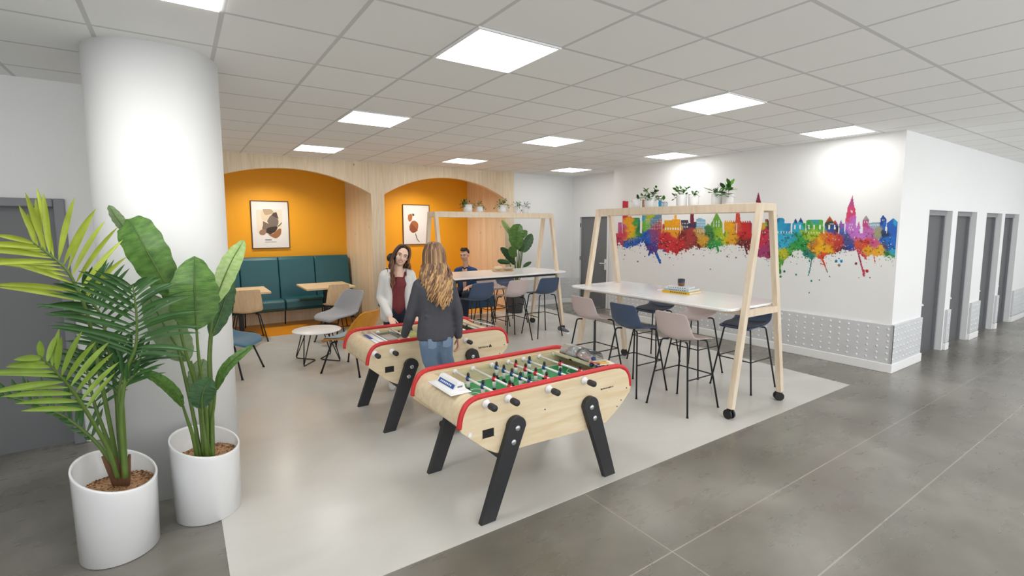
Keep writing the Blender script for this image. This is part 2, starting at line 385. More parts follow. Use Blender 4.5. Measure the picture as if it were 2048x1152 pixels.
# timber wall with two arches
def arch_pts(x0, x1, zs, zt, n=28):
    c = (x0+x1)/2; h = (x1-x0)/2; s = zt-zs; Rr = (h*h+s*s)/(2*s)
    return [(c-h+2*h*i/n, zt-Rr+math.sqrt(Rr*Rr-(h-2*h*i/n)**2)) for i in range(n+1)]
A1, A2 = (.13, 2.865), (3.105, 5.695)
xe = 5.92
b = MB()
def arch_face(A, xl, xr):                        # header above an arch, with thickness
    P = arch_pts(A[0], A[1], 2.34, 2.70)
    for (xa, za), (xb, zb) in zip(P, P[1:]):
        b.prism([(xa, za), (xb, zb), (xb, ZC), (xa, ZC)], WY, WY+.10, lambda p, q, t: (p, t, q))
arch_face(A1, 0, 0); arch_face(A2, 0, 0)
b.box(-.15, A1[0], WY, WY+.10, 0, ZC); b.box(A1[1], A2[0], WY, WY+.10, 0, ZC); b.box(A2[1], xe, WY, WY+.10, 0, ZC)
struct(b.build('wall_timber', PINE))
b = MB(); b.box(A1[1], A1[1]+.02, WY+.1, BY, 0, ZC); b.box(A2[0]-.02, A2[0], WY+.1, BY, 0, ZC); b.box(A2[1], A2[1]+.02, WY+.1, BY, 0, ZC); b.box(A1[0]-.02, A1[0], WY+.1, BY, 0, ZC)
struct(b.build('wall_niche_sides', PINEY))
b = MB(); b.box(0, xe, BY, BY+.05, 0, ZC)
struct(b.build('wall_niche_back', ORANGE))
b = MB(); b.box(A1[0], A1[1], WY-.03, BY, 0, .006); b.box(A2[0], A2[1], WY-.03, BY, 0, .006)
struct(b.build('floor', ORANGEF))
b = MB(); b.box(A1[0], A1[1], 9.78, 9.80, .006, .36); struct(b.build('trim_1', PINE))
b = MB(); b.box(A2[0], A2[1], 9.78, 9.80, .006, .36); struct(b.build('trim_2', PINE))
# white back wall, recess with grey door, mural wall, corridor wall
RX = 7.6
struct(MB().box(xe, RX+.1, WY+.06, WY+.2, 0, ZC).build('wall_back', WALLW))
b = MB(); b.box(RX, RX+.15, 8.46, WY+.06, 0, ZC); b.box(RX, RX+.15, 6.9, 7.52, 0, ZC); b.box(RX, RX+.15, 7.52, 8.46, 2.0, ZC)
struct(b.build('wall_recess', WALLW))
d = struct(MB().box(RX+.03, RX+.07, 7.56, 8.42, 0, 1.98).build('door_2', GREYD))
f = MB(); f.box(RX-.02, RX+.08, 8.42, 8.47, 0, 2.01); f.box(RX-.02, RX+.08, 7.51, 7.56, 0, 2.01); f.box(RX-.02, RX+.08, 7.56, 8.42, 1.98, 2.01)
f.build('door_frame', WHITE, d)
b = MB(); b.box(RX+.015, RX+.03, 7.60, 7.66, .83, 1.06); b.tube([(RX+.015, 7.63, .97), (RX-.03, 7.63, .97), (RX-.035, 7.75, .97)], .011)
b.build('door_handle', WHITE, d)
b = MB()
for z in (.3, 1.0, 1.75): b.cyl((RX+.0, 8.425, z), (RX+.0, 8.425, z+.09), .012)
b.build('hinge', BLACK, d)
struct(MB().box(WX, RX+.15, CYW, 6.9, 0, ZC).build('wall_right', WALLW))
DO = [(8.05, 8.97), (9.19, 10.12), (10.63, 11.54), (11.73, 12.68)]
b = MB(); xs = [RX+.15]
for a, c in DO: xs += [a, c]
xs.append(X1)
for i in range(0, len(xs), 2): b.box(xs[i], xs[i+1], CYW, CYW+.3, 0, ZC)
for a, c in DO: b.box(a, c, CYW, CYW+.3, 1.985, ZC)
struct(b.build('wall_corridor', WALLW))
for i, (a, c) in enumerate(DO):
    d = struct(MB().box(a+.03, c-.05, CYW+.10, CYW+.15, 0, 1.93).build('door_%d' % (i+3), DOORDK))
    f = MB(); f.box(c-.05, c-.012, CYW+.07, CYW+.15, 0, 1.985); f.box(a, a+.03, CYW+.08, CYW+.15, 0, 1.985); f.box(a+.03, c-.05, CYW+.05, CYW+.15, 1.92, 1.985)
    f.build('door_frame', FRAMEG, d)
    k = MB(); k.cyl((a+.13, CYW+.10, .72), (a+.13, CYW+.05, .72), .022); k.ell((a+.13, CYW+.045, .72), .03)
    if i == 1: k.cyl((a+.13, CYW+.10, 1.22), (a+.13, CYW+.085, 1.22), .02)
    k.build('door_knob', CHROME, d)
struct(MB().box(X1-3, X1-2.9, -2, CYW, 0, ZC).build('wall_corridor_end', WALLW))
# studded metal wainscot over white kerb
def wainscot(name, pts, z0=.11, z1=.585, th=.03):
    P = [Vector((x, y, 0)) for x, y in pts]; b = MB(); st = MB()
    for p, q in zip(P, P[1:]):
        d = (q-p); L = d.length; d.normalize(); nrm = Vector((d.y, -d.x, 0))
        v = [p, q, q+nrm*th, p+nrm*th]
        b.prism([(a.x, a.y) for a in v], z0, z1)
        cols = max(1, int(L/.105)); 
        for i in range(cols):
            for j in range(6):
                c = p+d*(L*(i+.5)/cols)+nrm*th+Vector((0, 0, z0+.05+.075*j))
                ve = [st.b.verts.new(c+d*.017*math.cos(2*PI*k/7)+Vector((0, 0, .020*math.sin(2*PI*k/7)))) for k in range(7)]
                tp = st.b.verts.new(c+nrm*.012+d*.004-Vector((0, 0, .008)))
                for k in range(7): st.b.faces.new((ve[k], ve[(k+1) % 7], tp))
    o = struct(b.build(name, STEEL, bevel=.004)); st.build('stud', STEEL, o)
    return o
def kerb(name, pts, h=.11, th=.045):
    b = MB(); P = [Vector((x, y, 0)) for x, y in pts]
    for i, (p, q) in enumerate(zip(P, P[1:])):
        d = (q-p).normalized(); nrm = Vector((d.y, -d.x, 0)); v = [p-d*.0, q, q+nrm*th+d*(th if i < len(P)-2 else 0), p+nrm*th-d*(th if i else 0)]
        b.prism([(a.x, a.y) for a in v], 0, h)
    return struct(b.build(name, WALLW, bevel=.006))
# path order so that the normal points to the room
wainscot('trim_3', [(WX, 6.9), (WX, CYW-.03)]); wainscot('trim_4', [(WX-.03, CYW), (8.03, CYW)])
kerb('baseboard_right', [(WX, 6.9), (WX, CYW), (8.04, CYW)])
for i, (a, c) in enumerate(((9.02, 9.17), (10.15, 10.61), (11.57, 11.71), (12.71, 13.95))):
    wainscot('trim_%d' % (i+5), [(a, CYW), (c, CYW)]); kerb('baseboard_corridor_%d' % (i+1), [(a, CYW), (c, CYW)], .1, .035)
cpts = [(xe+.02, WY+.06), (7.25, WY+.06)]+[(7.25+.33*math.sin(t), WY+.06-.33+.33*math.cos(t)) for t in [PI/2*k/6 for k in range(1, 7)]]+[(RX-.02, 8.48)]
cpts = [(x, y) for x, y in cpts if y >= 8.37]
wainscot('trim_9', cpts[:-1]); kerb('baseboard_back', cpts[:-1], .11, .03)

# ------------------------------------------------------------------ mural: flat painted skyline
def vnoise(x, y, seed):
    xi = np.floor(x).astype(np.int64); yi = np.floor(y).astype(np.int64); xf = x-xi; yf = y-yi
    def h(a, b):
        v = (a*374761393+b*668265263+seed*1442695041) & 0xffffffff; v = ((v ^ (v >> 13))*1274126177) & 0xffffffff; return ((v ^ (v >> 16)) & 0xffff)/65535.
    u = xf*xf*(3-2*xf); v = yf*yf*(3-2*yf)
    return (h(xi, yi)*(1-u)+h(xi+1, yi)*u)*(1-v)+(h(xi, yi+1)*(1-u)+h(xi+1, yi+1)*u)*v
def fbm(x, y, seed, o=4):
    s = 0; a = .5; t = 0
    for i in range(o): s = s+a*vnoise(x*2**i, y*2**i, seed+i); t += a; a *= .55
    return s/t
def mural():
    cs = .0075; ya, yb, za, zb = 2.28, 6.88, .78, 2.32
    ny, nz = int((yb-ya)/cs), int((zb-za)/cs)
    yy, zz = np.meshgrid(ya+(np.arange(ny)+.5)*cs, za+(np.arange(nz)+.5)*cs)
    # wall -> drawing coordinates (u to the right 0..2048, v down), measured from a straight-on set-up of the view
    dx, dy, dz = WX+0*yy, yy, zz-H
    dep = dx*cf.x+dy*cf.y+dz*cf.z
    U = (CX+FPX*(dx*cr.x+dy*cr.y)/dep-1220)/.29297; V = (CY-FPX*(dx*cu.x+dy*cu.y+dz*cu.z)/dep-370)/.29297
    m = np.zeros(U.shape, bool)
    def poly(pts, val=True):
        ins = np.zeros(U.shape, bool); n = len(pts)
        for i in range(n):
            (x1, y1), (x2, y2) = pts[i], pts[(i+1) % n]
            if y1 == y2: continue
            c = ((y1 > V) != (y2 > V)) & (U < (x2-x1)*(V-y1)/(y2-y1)+x1); ins ^= c
        m[ins] = val
    def rect(a, b, c, d, val=True): poly([(a, b), (c, b), (c, d), (a, d)], val)
    low = 380
    for a, b_, c in ((55, 255, 82), (86, 110, 125), (112, 215, 150), (150, 225, 205), (200, 265, 222), (220, 100, 236), (236, 195, 350), (332, 103, 354),
                     (357, 265, 372), (372, 240, 425), (425, 233, 480), (440, 205, 456), (485, 240, 535), (535, 262, 550), (548, 160, 573), (573, 250, 590), (590, 232, 640), (600, 226, 630), (640, 236, 652),
                     (652, 275, 690), (690, 262, 768), (780, 252, 862), (868, 255, 968), (1020, 258, 1060), (1058, 232, 1080), (1078, 240, 1132), (1130, 205, 1142), (1140, 230, 1190), (1190, 260, 1234), (1245, 262, 1335), (1340, 240, 1455),
                     (1465, 268, 1558), (1566, 262, 1600), (1608, 240, 1680), (1680, 290, 1705), (1726, 258, 1768), (1766, 262, 1848), (1846, 230, 1886), (1892, 262, 1971)):
        rect(a, b_, c, low)
    for p in ([(690, 262), (705, 235), (728, 183), (752, 230), (768, 262)], [(855, 260), (862, 190), (885, 190), (893, 260)], [(995, 115), (1014, 48), (1030, 115)], [(996, 115), (1030, 115), (1040, 330), (985, 330)],
              [(1140, 235), (1150, 225), (1180, 225), (1195, 245)], [(1248, 265), (1268, 228), (1284, 262)], [(1282, 262), (1302, 222), (1324, 262)], [(1338, 262), (1350, 237), (1445, 237), (1457, 262)],
              [(1462, 270), (1500, 212), (1535, 262)], [(1520, 262), (1538, 238), (1560, 275)], [(1568, 265), (1577, 238), (1586, 265)], [(1608, 242), (1622, 160), (1625, 150), (1657, 72), (1668, 150), (1674, 158), (1682, 242)],
              [(1684, 295), (1699, 245), (1712, 300)], [(1726, 262), (1728, 235), (1750, 207), (1768, 235), (1770, 262)], [(1843, 235), (1865, 205), (1888, 235)], [(1888, 265), (1935, 224), (1973, 263)],
              [(650, 280), (670, 262), (690, 282)], [(1770, 258), (1850, 252), (1850, 264), (1770, 270)]): poly(p)
    for a in range(785, 862, 14): rect(a, 244, a+7, 254)
    for a in range(872, 966, 16): rect(a, 244, a+9, 256)
    for r_ in ([355, 250, 358, 330], [205, 255, 220, 330], [1234, 258, 1242, 345], [1560, 262, 1564, 315], [968, 250, 985, 330], [768, 262, 779, 300]): rect(*r_, val=False)
    for a in (1148, 1168, 1186, 1206, 1224): rect(a-4, 315, a+4, 340, False)
    for a in (1262, 1298, 1358, 1394, 1434, 1496, 1534): rect(a-5, 272, a+6, 302, False)
    for a in (1358, 1376, 1394, 1412, 1430): rect(a-4, 322, a+4, 338, False)
    for a in range(375, 480, 17): rect(a, 291, a+9, 306, False)
    for a in range(245, 345, 11):
        for k in range(232, 300, 13): rect(a, k, a+6, k+4, False)
    for a in range(492, 530, 12): rect(a, 258, a+5, 268, False); rect(a, 280, a+5, 292, False)
    for a in range(596, 645, 12):
        for k in (250, 270, 305, 318): rect(a, k, a+6, k+6, False)
    for a in (706, 724, 742): rect(a, 240, a+5, 262, False); rect(a, 268, a+5, 285, False)
    for a in (1645, 1652): rect(a, 172, a+5, 190, False)
    for a, b_ in ((1636, 262), (1652, 262), (1630, 285), (1646, 282), (1640, 300), (1655, 300), (1736, 245), (1752, 245), (1856, 232), (1868, 232), (1736, 330)): rect(a, b_, a+5, b_+13, False)
    for a in range(1775, 1842, 12): rect(a, 266, a+6, 278, False)
    rect(1877, 282, 1890, 315, False); rect(1040, 318, 1046, 338, False); rect(1055, 318, 1062, 338, False)
    for k, a in enumerate(range(1095, 1125, 12)): rect(a, 318, a+6, 336, False)
    # washes below the buildings with ragged lower edge
    lx = [20, 60, 100, 160, 230, 290, 340, 400, 450, 520, 600, 700, 780, 860, 930, 985, 1060, 1110, 1150, 1200, 1260, 1300, 1350, 1420, 1480, 1540, 1600, 1680, 1740, 1800, 1860, 1910, 1965]
    lv = [430, 400, 420, 395, 400, 470, 430, 450, 455, 440, 400, 430, 415, 410, 430, 460, 480, 500, 560, 490, 460, 440, 500, 500, 480, 450, 440, 450, 490, 480, 460, 480, 500]
    edge = np.interp(U, lx, lv)
    n1 = fbm(U/38, V/38, 3, 5); n2 = fbm(U/11, V/11, 21, 4); n3 = vnoise(U/4.5, V/4.5, 51)
    wash = (V > 330) & (V < edge-46+n1*70+n2*34) & (U > 18+n2*20) & (U < 1972)
    m |= wash
    # droplets and drips
    drop = (V > edge-60) & (V < edge+150) & (n3 > .80+.0022*np.maximum(0, V-edge)) & (fbm(U/60, V/60, 77, 3) > .42) & (U > 30) & (U < 1960)
    m |= drop
    rr = random.Random(5)
    spots = [(1545, 520, 9), (1580, 520, 9), (1680, 537, 8), (1755, 587, 10), (1565, 548, 8), (1375, 655, 6), (1190, 590, 7), (1270, 612, 6), (1165, 625, 7), (190, 523, 5), (800, 488, 6), (340, 515, 8), (1430, 650, 4), (1360, 735, 4), (1500, 625, 4), (1775, 632, 3), (1700, 632, 3), (860, 495, 5)]
    spots += [(rr.uniform(30, 1960), 0, rr.uniform(1.5, 4)) for _ in range(150)]
    for x, y, r_ in spots:
        if y == 0: y = float(np.interp(x, lx, lv))+abs(rr.gauss(0, 42))
        m |= ((U-x)**2+(V-y)**2) < r_*r_*1.3
    for (x1, y1, x2, y2, wd) in ((290, 400, 268, 475, 9), (300, 430, 343, 530, 9), (1380, 470, 1372, 545, 4), (1372, 545, 1355, 618, 4), (1440, 480, 1485, 595, 5), (1692, 450, 1735, 620, 5), (1730, 585, 1734, 620, 9), (1800, 470, 1810, 530, 4), (725, 400, 740, 450, 9), (920, 400, 935, 470, 6), (1145, 440, 1160, 600, 12), (1360, 440, 1370, 500, 8)):
        tt = np.clip(((U-x1)*(x2-x1)+(V-y1)*(y2-y1))/((x2-x1)**2+(y2-y1)**2), 0, 1)
        m |= ((U-x1-(x2-x1)*tt)**2+(V-y1-(y2-y1)*tt)**2) < (wd*(1.1-.3*tt)*(.7+.6*n2))**2
    # small white chips inside the washes
    m &= ~((V > 350) & (n3 > .86) & (n2 > .55))
    blobs = [(60, 290, 30, 'c9629a'), (40, 390, 25, 'b8405e'), (105, 180, 40, 'cc3040'), (95, 320, 30, 'd04058'), (130, 240, 25, 'f0a820'), (180, 240, 25, '38a048'), (200, 250, 15, '2a8aa0'), (135, 320, 35, 'f0b020'), (160, 345, 30, 'b8c828'),
             (200, 330, 30, '28884a'), (210, 300, 20, '186848'), (235, 290, 22, '70b838'), (170, 390, 35, '2a64c0'), (250, 360, 40, '2a62c4'), (228, 230, 15, '34a4cc'), (270, 215, 25, 'b4c428'), (310, 240, 30, '5a8ca8'), (330, 280, 30, 'b03a50'), (345, 120, 15, '2090c8'),
             (300, 350, 35, '8a4a80'), (295, 430, 30, '5a3c90'), (320, 500, 40, '2a60c0'), (365, 290, 15, 'b02838'), (400, 270, 40, 'eca81c'), (450, 270, 40, 'f0a61c'), (400, 380, 50, 'd23038'), (450, 340, 30, 'f0a024'), (470, 420, 50, 'cc2c30'), (490, 350, 28, '8a2a28'),
             (510, 265, 25, '3c3854'), (560, 230, 25, '7c2440'), (540, 380, 40, 'a83c3c'), (570, 430, 40, '8a3c30'), (580, 270, 12, '303850'), (620, 260, 25, '8fbcd6'), (615, 340, 25, 'c8a050'), (625, 380, 30, 'd8a030'), (700, 340, 30, '387c3c'), (720, 250, 30, '6cac3c'),
             (690, 300, 20, '487c44'), (745, 340, 35, '8cc030'), (725, 400, 35, '349a48'), (780, 350, 35, 'c0c82c'), (820, 280, 35, 'f0b020'), (830, 350, 35, 'e8a828'), (872, 220, 30, 'd8503c'), (875, 290, 25, 'd8603a'), (920, 320, 45, 'cc2c30'), (925, 400, 35, '802c30'), (1014, 80, 25, '902c4c'), (1010, 250, 40, 'a03050'),
             (1040, 270, 18, 'f0b81c'), (1060, 260, 12, '88b850'), (1030, 380, 40, 'cc3048'), (1065, 440, 40, 'a83c70'), (1095, 270, 20, '5c3040'), (1100, 380, 30, 'b83c60'), (1140, 230, 25, '205c98'), (1170, 260, 40, '2aa0cc'), (1210, 290, 30, '2890c4'), (1190, 370, 50, '36b4d8'), (1200, 380, 16, '185060'), (1180, 470, 30, 'c0c428'), (1150, 530, 35, '5aa83c'),
             (1268, 240, 15, '1e4c80'), (1302, 238, 16, '284c88'), (1280, 300, 30, '2eb0d0'), (1250, 360, 30, '34acc8'), (1290, 390, 50, '2c9c48'), (1350, 290, 25, '2f9c50'), (1400, 250, 16, '38a0a8'), (1430, 280, 30, '58b03c'), (1380, 340, 45, 'a8c830'), (1330, 350, 30, '8cc034'), (1250, 450, 35, '48a848'), (1370, 490, 35, '1e8878'), (1440, 420, 55, 'f0b41c'), (1400, 400, 30, 'c86c24'),
             (1500, 380, 45, 'dc5a28'), (1470, 350, 30, 'e08828'), (1500, 235, 18, 'a8501c'), (1540, 250, 14, 'c8501c'), (1500, 270, 20, '3c4c40'), (1510, 300, 25, '2858a8'), (1540, 300, 22, '303048'), (1560, 390, 40, 'c03c34'), (1450, 490, 30, 'e05030'), (1580, 280, 20, '9060b0'), (1600, 320, 30, '4c68b4'), (1650, 100, 25, 'b04c80'), (1640, 190, 25, 'd0446c'), (1655, 220, 15, 'cc60b4'), (1630, 240, 15, 'd84848'), (1650, 290, 45, 'c474cc'), (1700, 340, 45, 'c878cc'), (1700, 260, 15, 'c84c80'),
             (1750, 225, 18, 'a8a0a8'), (1745, 280, 22, 'c04c84'), (1800, 275, 25, '9ab4c4'), (1770, 330, 30, 'c070b4'), (1840, 330, 28, 'a09c80'), (1620, 380, 30, '50508c'), (1640, 420, 25, '2c50a0'), (1600, 440, 25, '4c3c60'), (1690, 400, 30, 'd85838'), (1740, 400, 30, 'dc4434'), (1790, 390, 32, 'd05888'), (1760, 450, 35, 'eca824'), (1840, 450, 30, 'ecb030'), (1700, 500, 60, 'cc4060'), (1865, 240, 20, '204c98'), (1880, 330, 22, '283c60'), (1880, 420, 20, '504860'), (1930, 300, 45, '2c68c4'), (1950, 260, 18, '30b0dc'), (1920, 400, 45, '2a74cc'), (1940, 440, 20, '34b4d8'), (1910, 470, 25, '48a060'),
             (1375, 640, 40, '18989c'), (1545, 520, 25, '2088a8'), (1580, 520, 20, '189cd0'), (1680, 537, 15, '1c2c50'), (1755, 587, 15, 'c82028'), (1565, 548, 10, 'd88820'), (1190, 600, 30, '2c8c50')]
    wx_ = U+(fbm(U/26, V/26, 101, 3)-.5)*46; wy_ = V+(fbm(U/26, V/26, 131, 3)-.5)*46
    acc = np.zeros(U.shape+(3,)); tot = np.zeros(U.shape)
    for x, y, r_, c in blobs:
        g = np.exp(-(((wx_-x)**2+(wy_-y)**2)/(r_*r_*.55)))+1e-6/(1+((wx_-x)**2+(wy_-y)**2)/(r_*r_)); g = g**1.3
        acc += g[..., None]*np.array(rgb(c)[:3]); tot += g
    colr = acc/tot[..., None]
    tint = .82+.36*fbm(U/9, V/9, 211, 3)
    tint = tint*np.where((fbm(U/14, V/14, 301, 3) > .64) & (V > 320), .45, 1)
    colr = np.clip(colr*tint[..., None], 0, 1)
    idx = -np.ones((nz+1, ny+1), int); js, is_ = np.nonzero(m); vs = []; faces = []; 
    corner = set(); 
    cc = np.zeros((nz+1, ny+1), bool); cc[js, is_] = cc[js+1, is_] = cc[js, is_+1] = cc[js+1, is_+1] = True
    J, I = np.nonzero(cc); idx[J, I] = np.arange(len(J))
    verts = np.stack([np.full(len(J), WX-.002), ya+I*cs, za+J*cs], -1)
    faces = np.stack([idx[js, is_], idx[js, is_+1], idx[js+1, is_+1], idx[js+1, is_]], -1)
    me = bpy.data.meshes.new('wall_mural'); me.from_pydata(verts.tolist(), [], faces.tolist())
    ca = me.color_attributes.new('pigment', 'FLOAT_COLOR', 'CORNER')
    lc = np.repeat(colr[js, is_], 4, axis=0); lc = np.concatenate([lc, np.ones((len(lc), 1))], 1).astype(np.float32)
    ca.data.foreach_set('color', lc.ravel())
    mt, n, l, b = nm('mural_pigment'); at_ = n.new('ShaderNodeAttribute'); at_.attribute_name = 'pigment'; l.new(at_.outputs['Color'], b.inputs['Base Color']); b.inputs['Roughness'].default_value = .7
    me.materials.append(mt); o = bpy.data.objects.new('wall_mural', me); COL.objects.link(o)
    tag(o, 'rainbow watercolour city skyline painted across the white side wall with drips and splatter', 'mural')
mural()

# ------------------------------------------------------------------ football tables
def foosball(dx, dy, second, label):
    T = thing('football_table', label, 'table football', (2.0+dx, 2.77+dy, 0)); ox, oy = 2.0, 2.77
    def W(x, y, z): return (x-ox, y-oy, z)
    YN, YF, TH = 2.42, 3.10, .022
    top = [(1.283, .615), (1.292, .66), (1.305, .70), (1.33, .735), (1.37, .757), (1.43, .765), (2.50, .765), (2.585, .757), (2.64, .73), (2.672, .69), (2.69, .64), (2.70, .59)]
    low = [(2.69, .565), (2.62, .50), (2.55, .445), (2.45, .385), (2.38, .372), (2.2, .378), (1.75, .392), (1.60, .392), (1.53, .405), (1.46, .445), (1.40, .495), (1.353, .535), (1.29, .59)]
    out = top+low
    hole = [(1.43, .52), (1.51, .52), (1.51, .572), (1.43, .572)]
    for y0 in (YN, YF):
        b = MB(); b.prism([(x-ox, z) for x, z in out], y0-oy, y0+TH-oy, lambda p, q, t: (p, t, q)); b.build('side_panel', BIRCH, T, bevel=.003)
    # inner top ledge under the rail and inner walls of the playing box
    for y0, y1 in ((YN+TH, YN+TH+.012), (YF-.012, YF)):
        b = MB(); b.box(1.40-ox, 2.55-ox, y0-oy, y1-oy, .60, .75)
        b.build('inner_wall', BIRCH, T)
    # bent end boards (left and right)
    def bent(pts, nm_):
        p = catmull([(x, 0, z) for x, z in pts], 5); b = MB(); n = len(p); A = []; B = []
        for i, q in enumerate(p):
            d = (p[min(i+1, n-1)]-p[max(i-1, 0)]).normalized(); nn = Vector((-d.z, 0, d.x))
            for L, o_ in ((A, 0), (B, .018)):
                c = q+nn*o_; L.append([b.b.verts.new(W(c.x, YN+TH, c.z)), b.b.verts.new(W(c.x, YF, c.z))])
        for i in range(n-1):
            b.b.faces.new((A[i][0], A[i+1][0], A[i+1][1], A[i][1])); b.b.faces.new((B[i][0], B[i][1], B[i+1][1], B[i+1][0]))
            for s in (0, 1): b.b.faces.new((A[i][s], B[i][s], B[i+1][s], A[i+1][s]))
        b.b.faces.new((A[0][0], A[0][1], B[0][1], B[0][0])); b.b.faces.new((A[-1][0], B[-1][0], B[-1][1], A[-1][1]))
        return b.build(nm_, BIRCH, T, smooth=True, mods=[('EDGE_SPLIT', dict(split_angle=.6))])
    xl = 1.42 if not second else 1.42
    bent([(xl, .757), (1.40, .756), (1.36, .748), (1.325, .722), (1.302, .685), (1.290, .63), (1.300, .60), (1.36, .55), (1.47, .455), (1.53, .415)], 'end_board')
    bent([(2.49, .415), (2.56, .463), (2.625, .517), (2.68, .57), (2.686, .60), (2.676, .65), (2.655, .70), (2.60, .742), (2.54, .757), (2.50, .757)], 'end_board')
    # red rubber edging
    path = catmull([(1.281, 0, .612), (1.291, 0, .67), (1.307, 0, .712), (1.335, 0, .75), (1.385, 0, .773), (1.46, 0, .779), (2.0, 0, .779), (2.48, 0, .779), (2.575, 0, .773), (2.64, 0, .745), (2.68, 0, .69), (2.697, 0, .61)], 8)
    for y0 in (YN+TH/2, YF+TH/2):
        b = MB(); b.tube([W(p.x, y0, p.z) for p in path], .0165, 12); b.build('edge_rail', RED, T)
    # playfield with lines
    b = MB(); b.box(1.40-ox, 2.62-ox, YN+.03-oy, YF-.01-oy, .60, .635); b.build('box_floor', BIRCH, T)
    pf = MB(); pf.prism(rrect(1.57-ox, 2.62-ox, YN+.045-oy, YF-.025-oy, .12), .635, .640); fo = pf.build('playfield', GREENF, T)
    l = MB(); cx, cy = 2.08-ox, 2.765-oy
    ring = [(cx+.10*math.cos(t), cy+.10*math.sin(t), .6415) for t in [2*PI*k/32 for k in range(32)]]; l.tube(ring, .0028, 6, closed=True, flat=.4)
    l.tube([(x, y, .6415) for x, y in rrect(1.585-ox, 2.605-ox, YN+.06-oy, YF-.04-oy, .11)], .0028, 6, closed=True)
    l.tube([(cx, YN+.05-oy, .6415), (cx, YF-.03-oy, .6415)], .0028, 6)
    for x0, s in ((1.575-ox, 1), (2.61-ox, -1)):
        l.tube([(x0, cy-.15, .6415), (x0+s*.09, cy-.15, .6415), (x0+s*.15, cy-.10, .6415), (x0+s*.16, cy, .6415), (x0+s*.15, cy+.10, .6415), (x0+s*.09, cy+.15, .6415), (x0, cy+.15, .6415)], .0028, 6)
        l.tube([(x0, cy-.09, .6415), (x0+s*.06, cy-.08, .6415), (x0+s*.08, cy, .6415), (x0+s*.06, cy+.08, .6415), (x0, cy+.09, .6415)], .0028, 6)
    l.build('field_line', WHITEG, fo)
    # rods, players, handles
    blue, red = 0, 1
    rods = [(1.60, blue, [.30, .62]), (1.745, red, [.47, .78]), (1.91, blue, [.1, .26, .43, .6, .77]), (2.06, red, [.16, .36, .56, .76]), (2.205, blue, [.12, .42, .72]), (2.36, red, [.42, .78]), (2.515, blue, [])]
    if second: rods = [(1.60, red, []), (1.73, red, [.35]), (1.90, blue, [.2, .5, .8]), (2.06, red, [.2, .4, .6, .8]), (2.21, blue, [.3, .7]), (2.36, red, [.25, .7]), (2.49, blue, [])]
    PL = [mat('player_blue', '1f4f82', .35), mat('player_red', 'cf2b30', .35)] if 'PL' not in globals() else globals()['PL']; globals()['PL'] = PL
    for x, colr, men in rods:
        z = .733; r_ = MB(); r_.cyl(W(x, YN+.005, z), W(x, YF+.01, z), .0085, seg=12)
        ro = r_.build('rod', WHITEG, T)
        if not men:
            k = MB(); k.cyl(W(x, 2.86, z), W(x, 2.885, z), .0135, seg=14); k.build('stopper', BLACK, ro)
        for yy in men:
            y = YF-.02-(YF-YN-.06)*yy
            k = MB(); bx, by, bz = W(x, y, z)
            k.tube([(bx, by, bz-.088), (bx, by, bz-.060)], [.0125, .0115], 12, mi=1+colr*0)                     # boots
            k.tube([(bx, by, bz-.060), (bx, by, bz-.035), (bx, by, bz-.012)], [.012, .0135, .0145], 12, mi=2)  # white kit
            k.tube([(bx, by, bz-.014), (bx, by, bz), (bx, by, bz+.014)], [.016, .018, .015], 14, mi=0)         # shirt
            k.ell((bx, by, bz+.028), (.0105, .0105, .016), 12, 8, mi=1); k.box(bx-.011, bx+.016, by-.011, by+.011, bz-.096, bz-.08, mi=1 if colr == 0 else 0)
            k.build('player', [PL[colr], BLACKW, WHITEG], ro)
    near = [1.455, 1.612, 1.925, 2.235] if not second else [1.345, 1.50, 2.22]
    for x in near:
        z = .733 if not second else .70
        k = MB(); k.lathe([(0, 0), (.027, 0), (.029, .004), (.024, .012), (.017, .018), (.016, .05), (.0155, .055)], (0, 0, 0), 20)
        for v in k.b.verts: v.co = Vector(W(x, YN, z))+Vector((v.co.x, -v.co.z, v.co.y))
        h = k.build('handle', WHITE, T)
        k = MB(); k.lathe([(.0, .05), (.019, .05), (.0205, .058), (.0205, .098), (.0185, .105), (0, .105)], (0, 0, 0), 20)
        for v in k.b.verts: v.co = Vector(W(x, YN, z))+Vector((v.co.x, -v.co.z, v.co.y))
        k.build('grip', BLACKW, h)
    for x in (1.745, 2.06, 2.36, 2.51):
        k = MB(); z = .733
        k.tube([W(x, YF+TH, z), W(x, YF+TH+.05, z)], [.026, .016], 16); h = k.build('handle', WHITE, T)
        k = MB(); k.cyl(W(x, YF+TH+.05, z), W(x, YF+TH+.105, z), .02); k.build('grip', BLACKW, h)
    for x, *_ in rods:                                   # white bearings inside the far wall
        k = MB(); k.tube([W(x, YF-.012, .733), W(x, YF-.032, .733)], [.021, .014], 16); k.build('bearing', WHITE, T)
    # legs outside the panels
    for y0, s in ((YN, -1), (YF+TH, 1)):
        for xt, xb, d in ((1.66, 1.447, -1), (2.277, 2.468, 1)):
            r0 = .066; arc = [(xt+r0*math.cos(t)*d*-1, .552+r0*math.sin(t)) for t in [PI*k/12 for k in range(13)]]
            poly = arc+[(xb+.052*d, 0), (xb-.052*d, 0)]
            a, c = (y0-.038, y0) if s < 0 else (y0, y0+.038)
            b = MB(); b.prism([(x-ox, z) for x, z in poly], a-oy, c-oy, lambda p, q, t: (p, t, q))
            lg = b.build('leg', BLACKW, T, bevel=.004)
            for bz, off in ((.545, .0), (.463, .03)):
                x = xt+d*off; yo = a if s < 0 else c
                k = MB(); k.lathe([(0, 0), (.019, 0), (.019, .003), (.012, .007), (0, .008)], (0, 0, 0), 20)
                for v in k.b.verts: v.co = Vector(W(x, yo, bz))+Vector((v.co.x, s*v.co.z, v.co.y))
                k.build('bolt', CHROME, lg)
    b = MB()
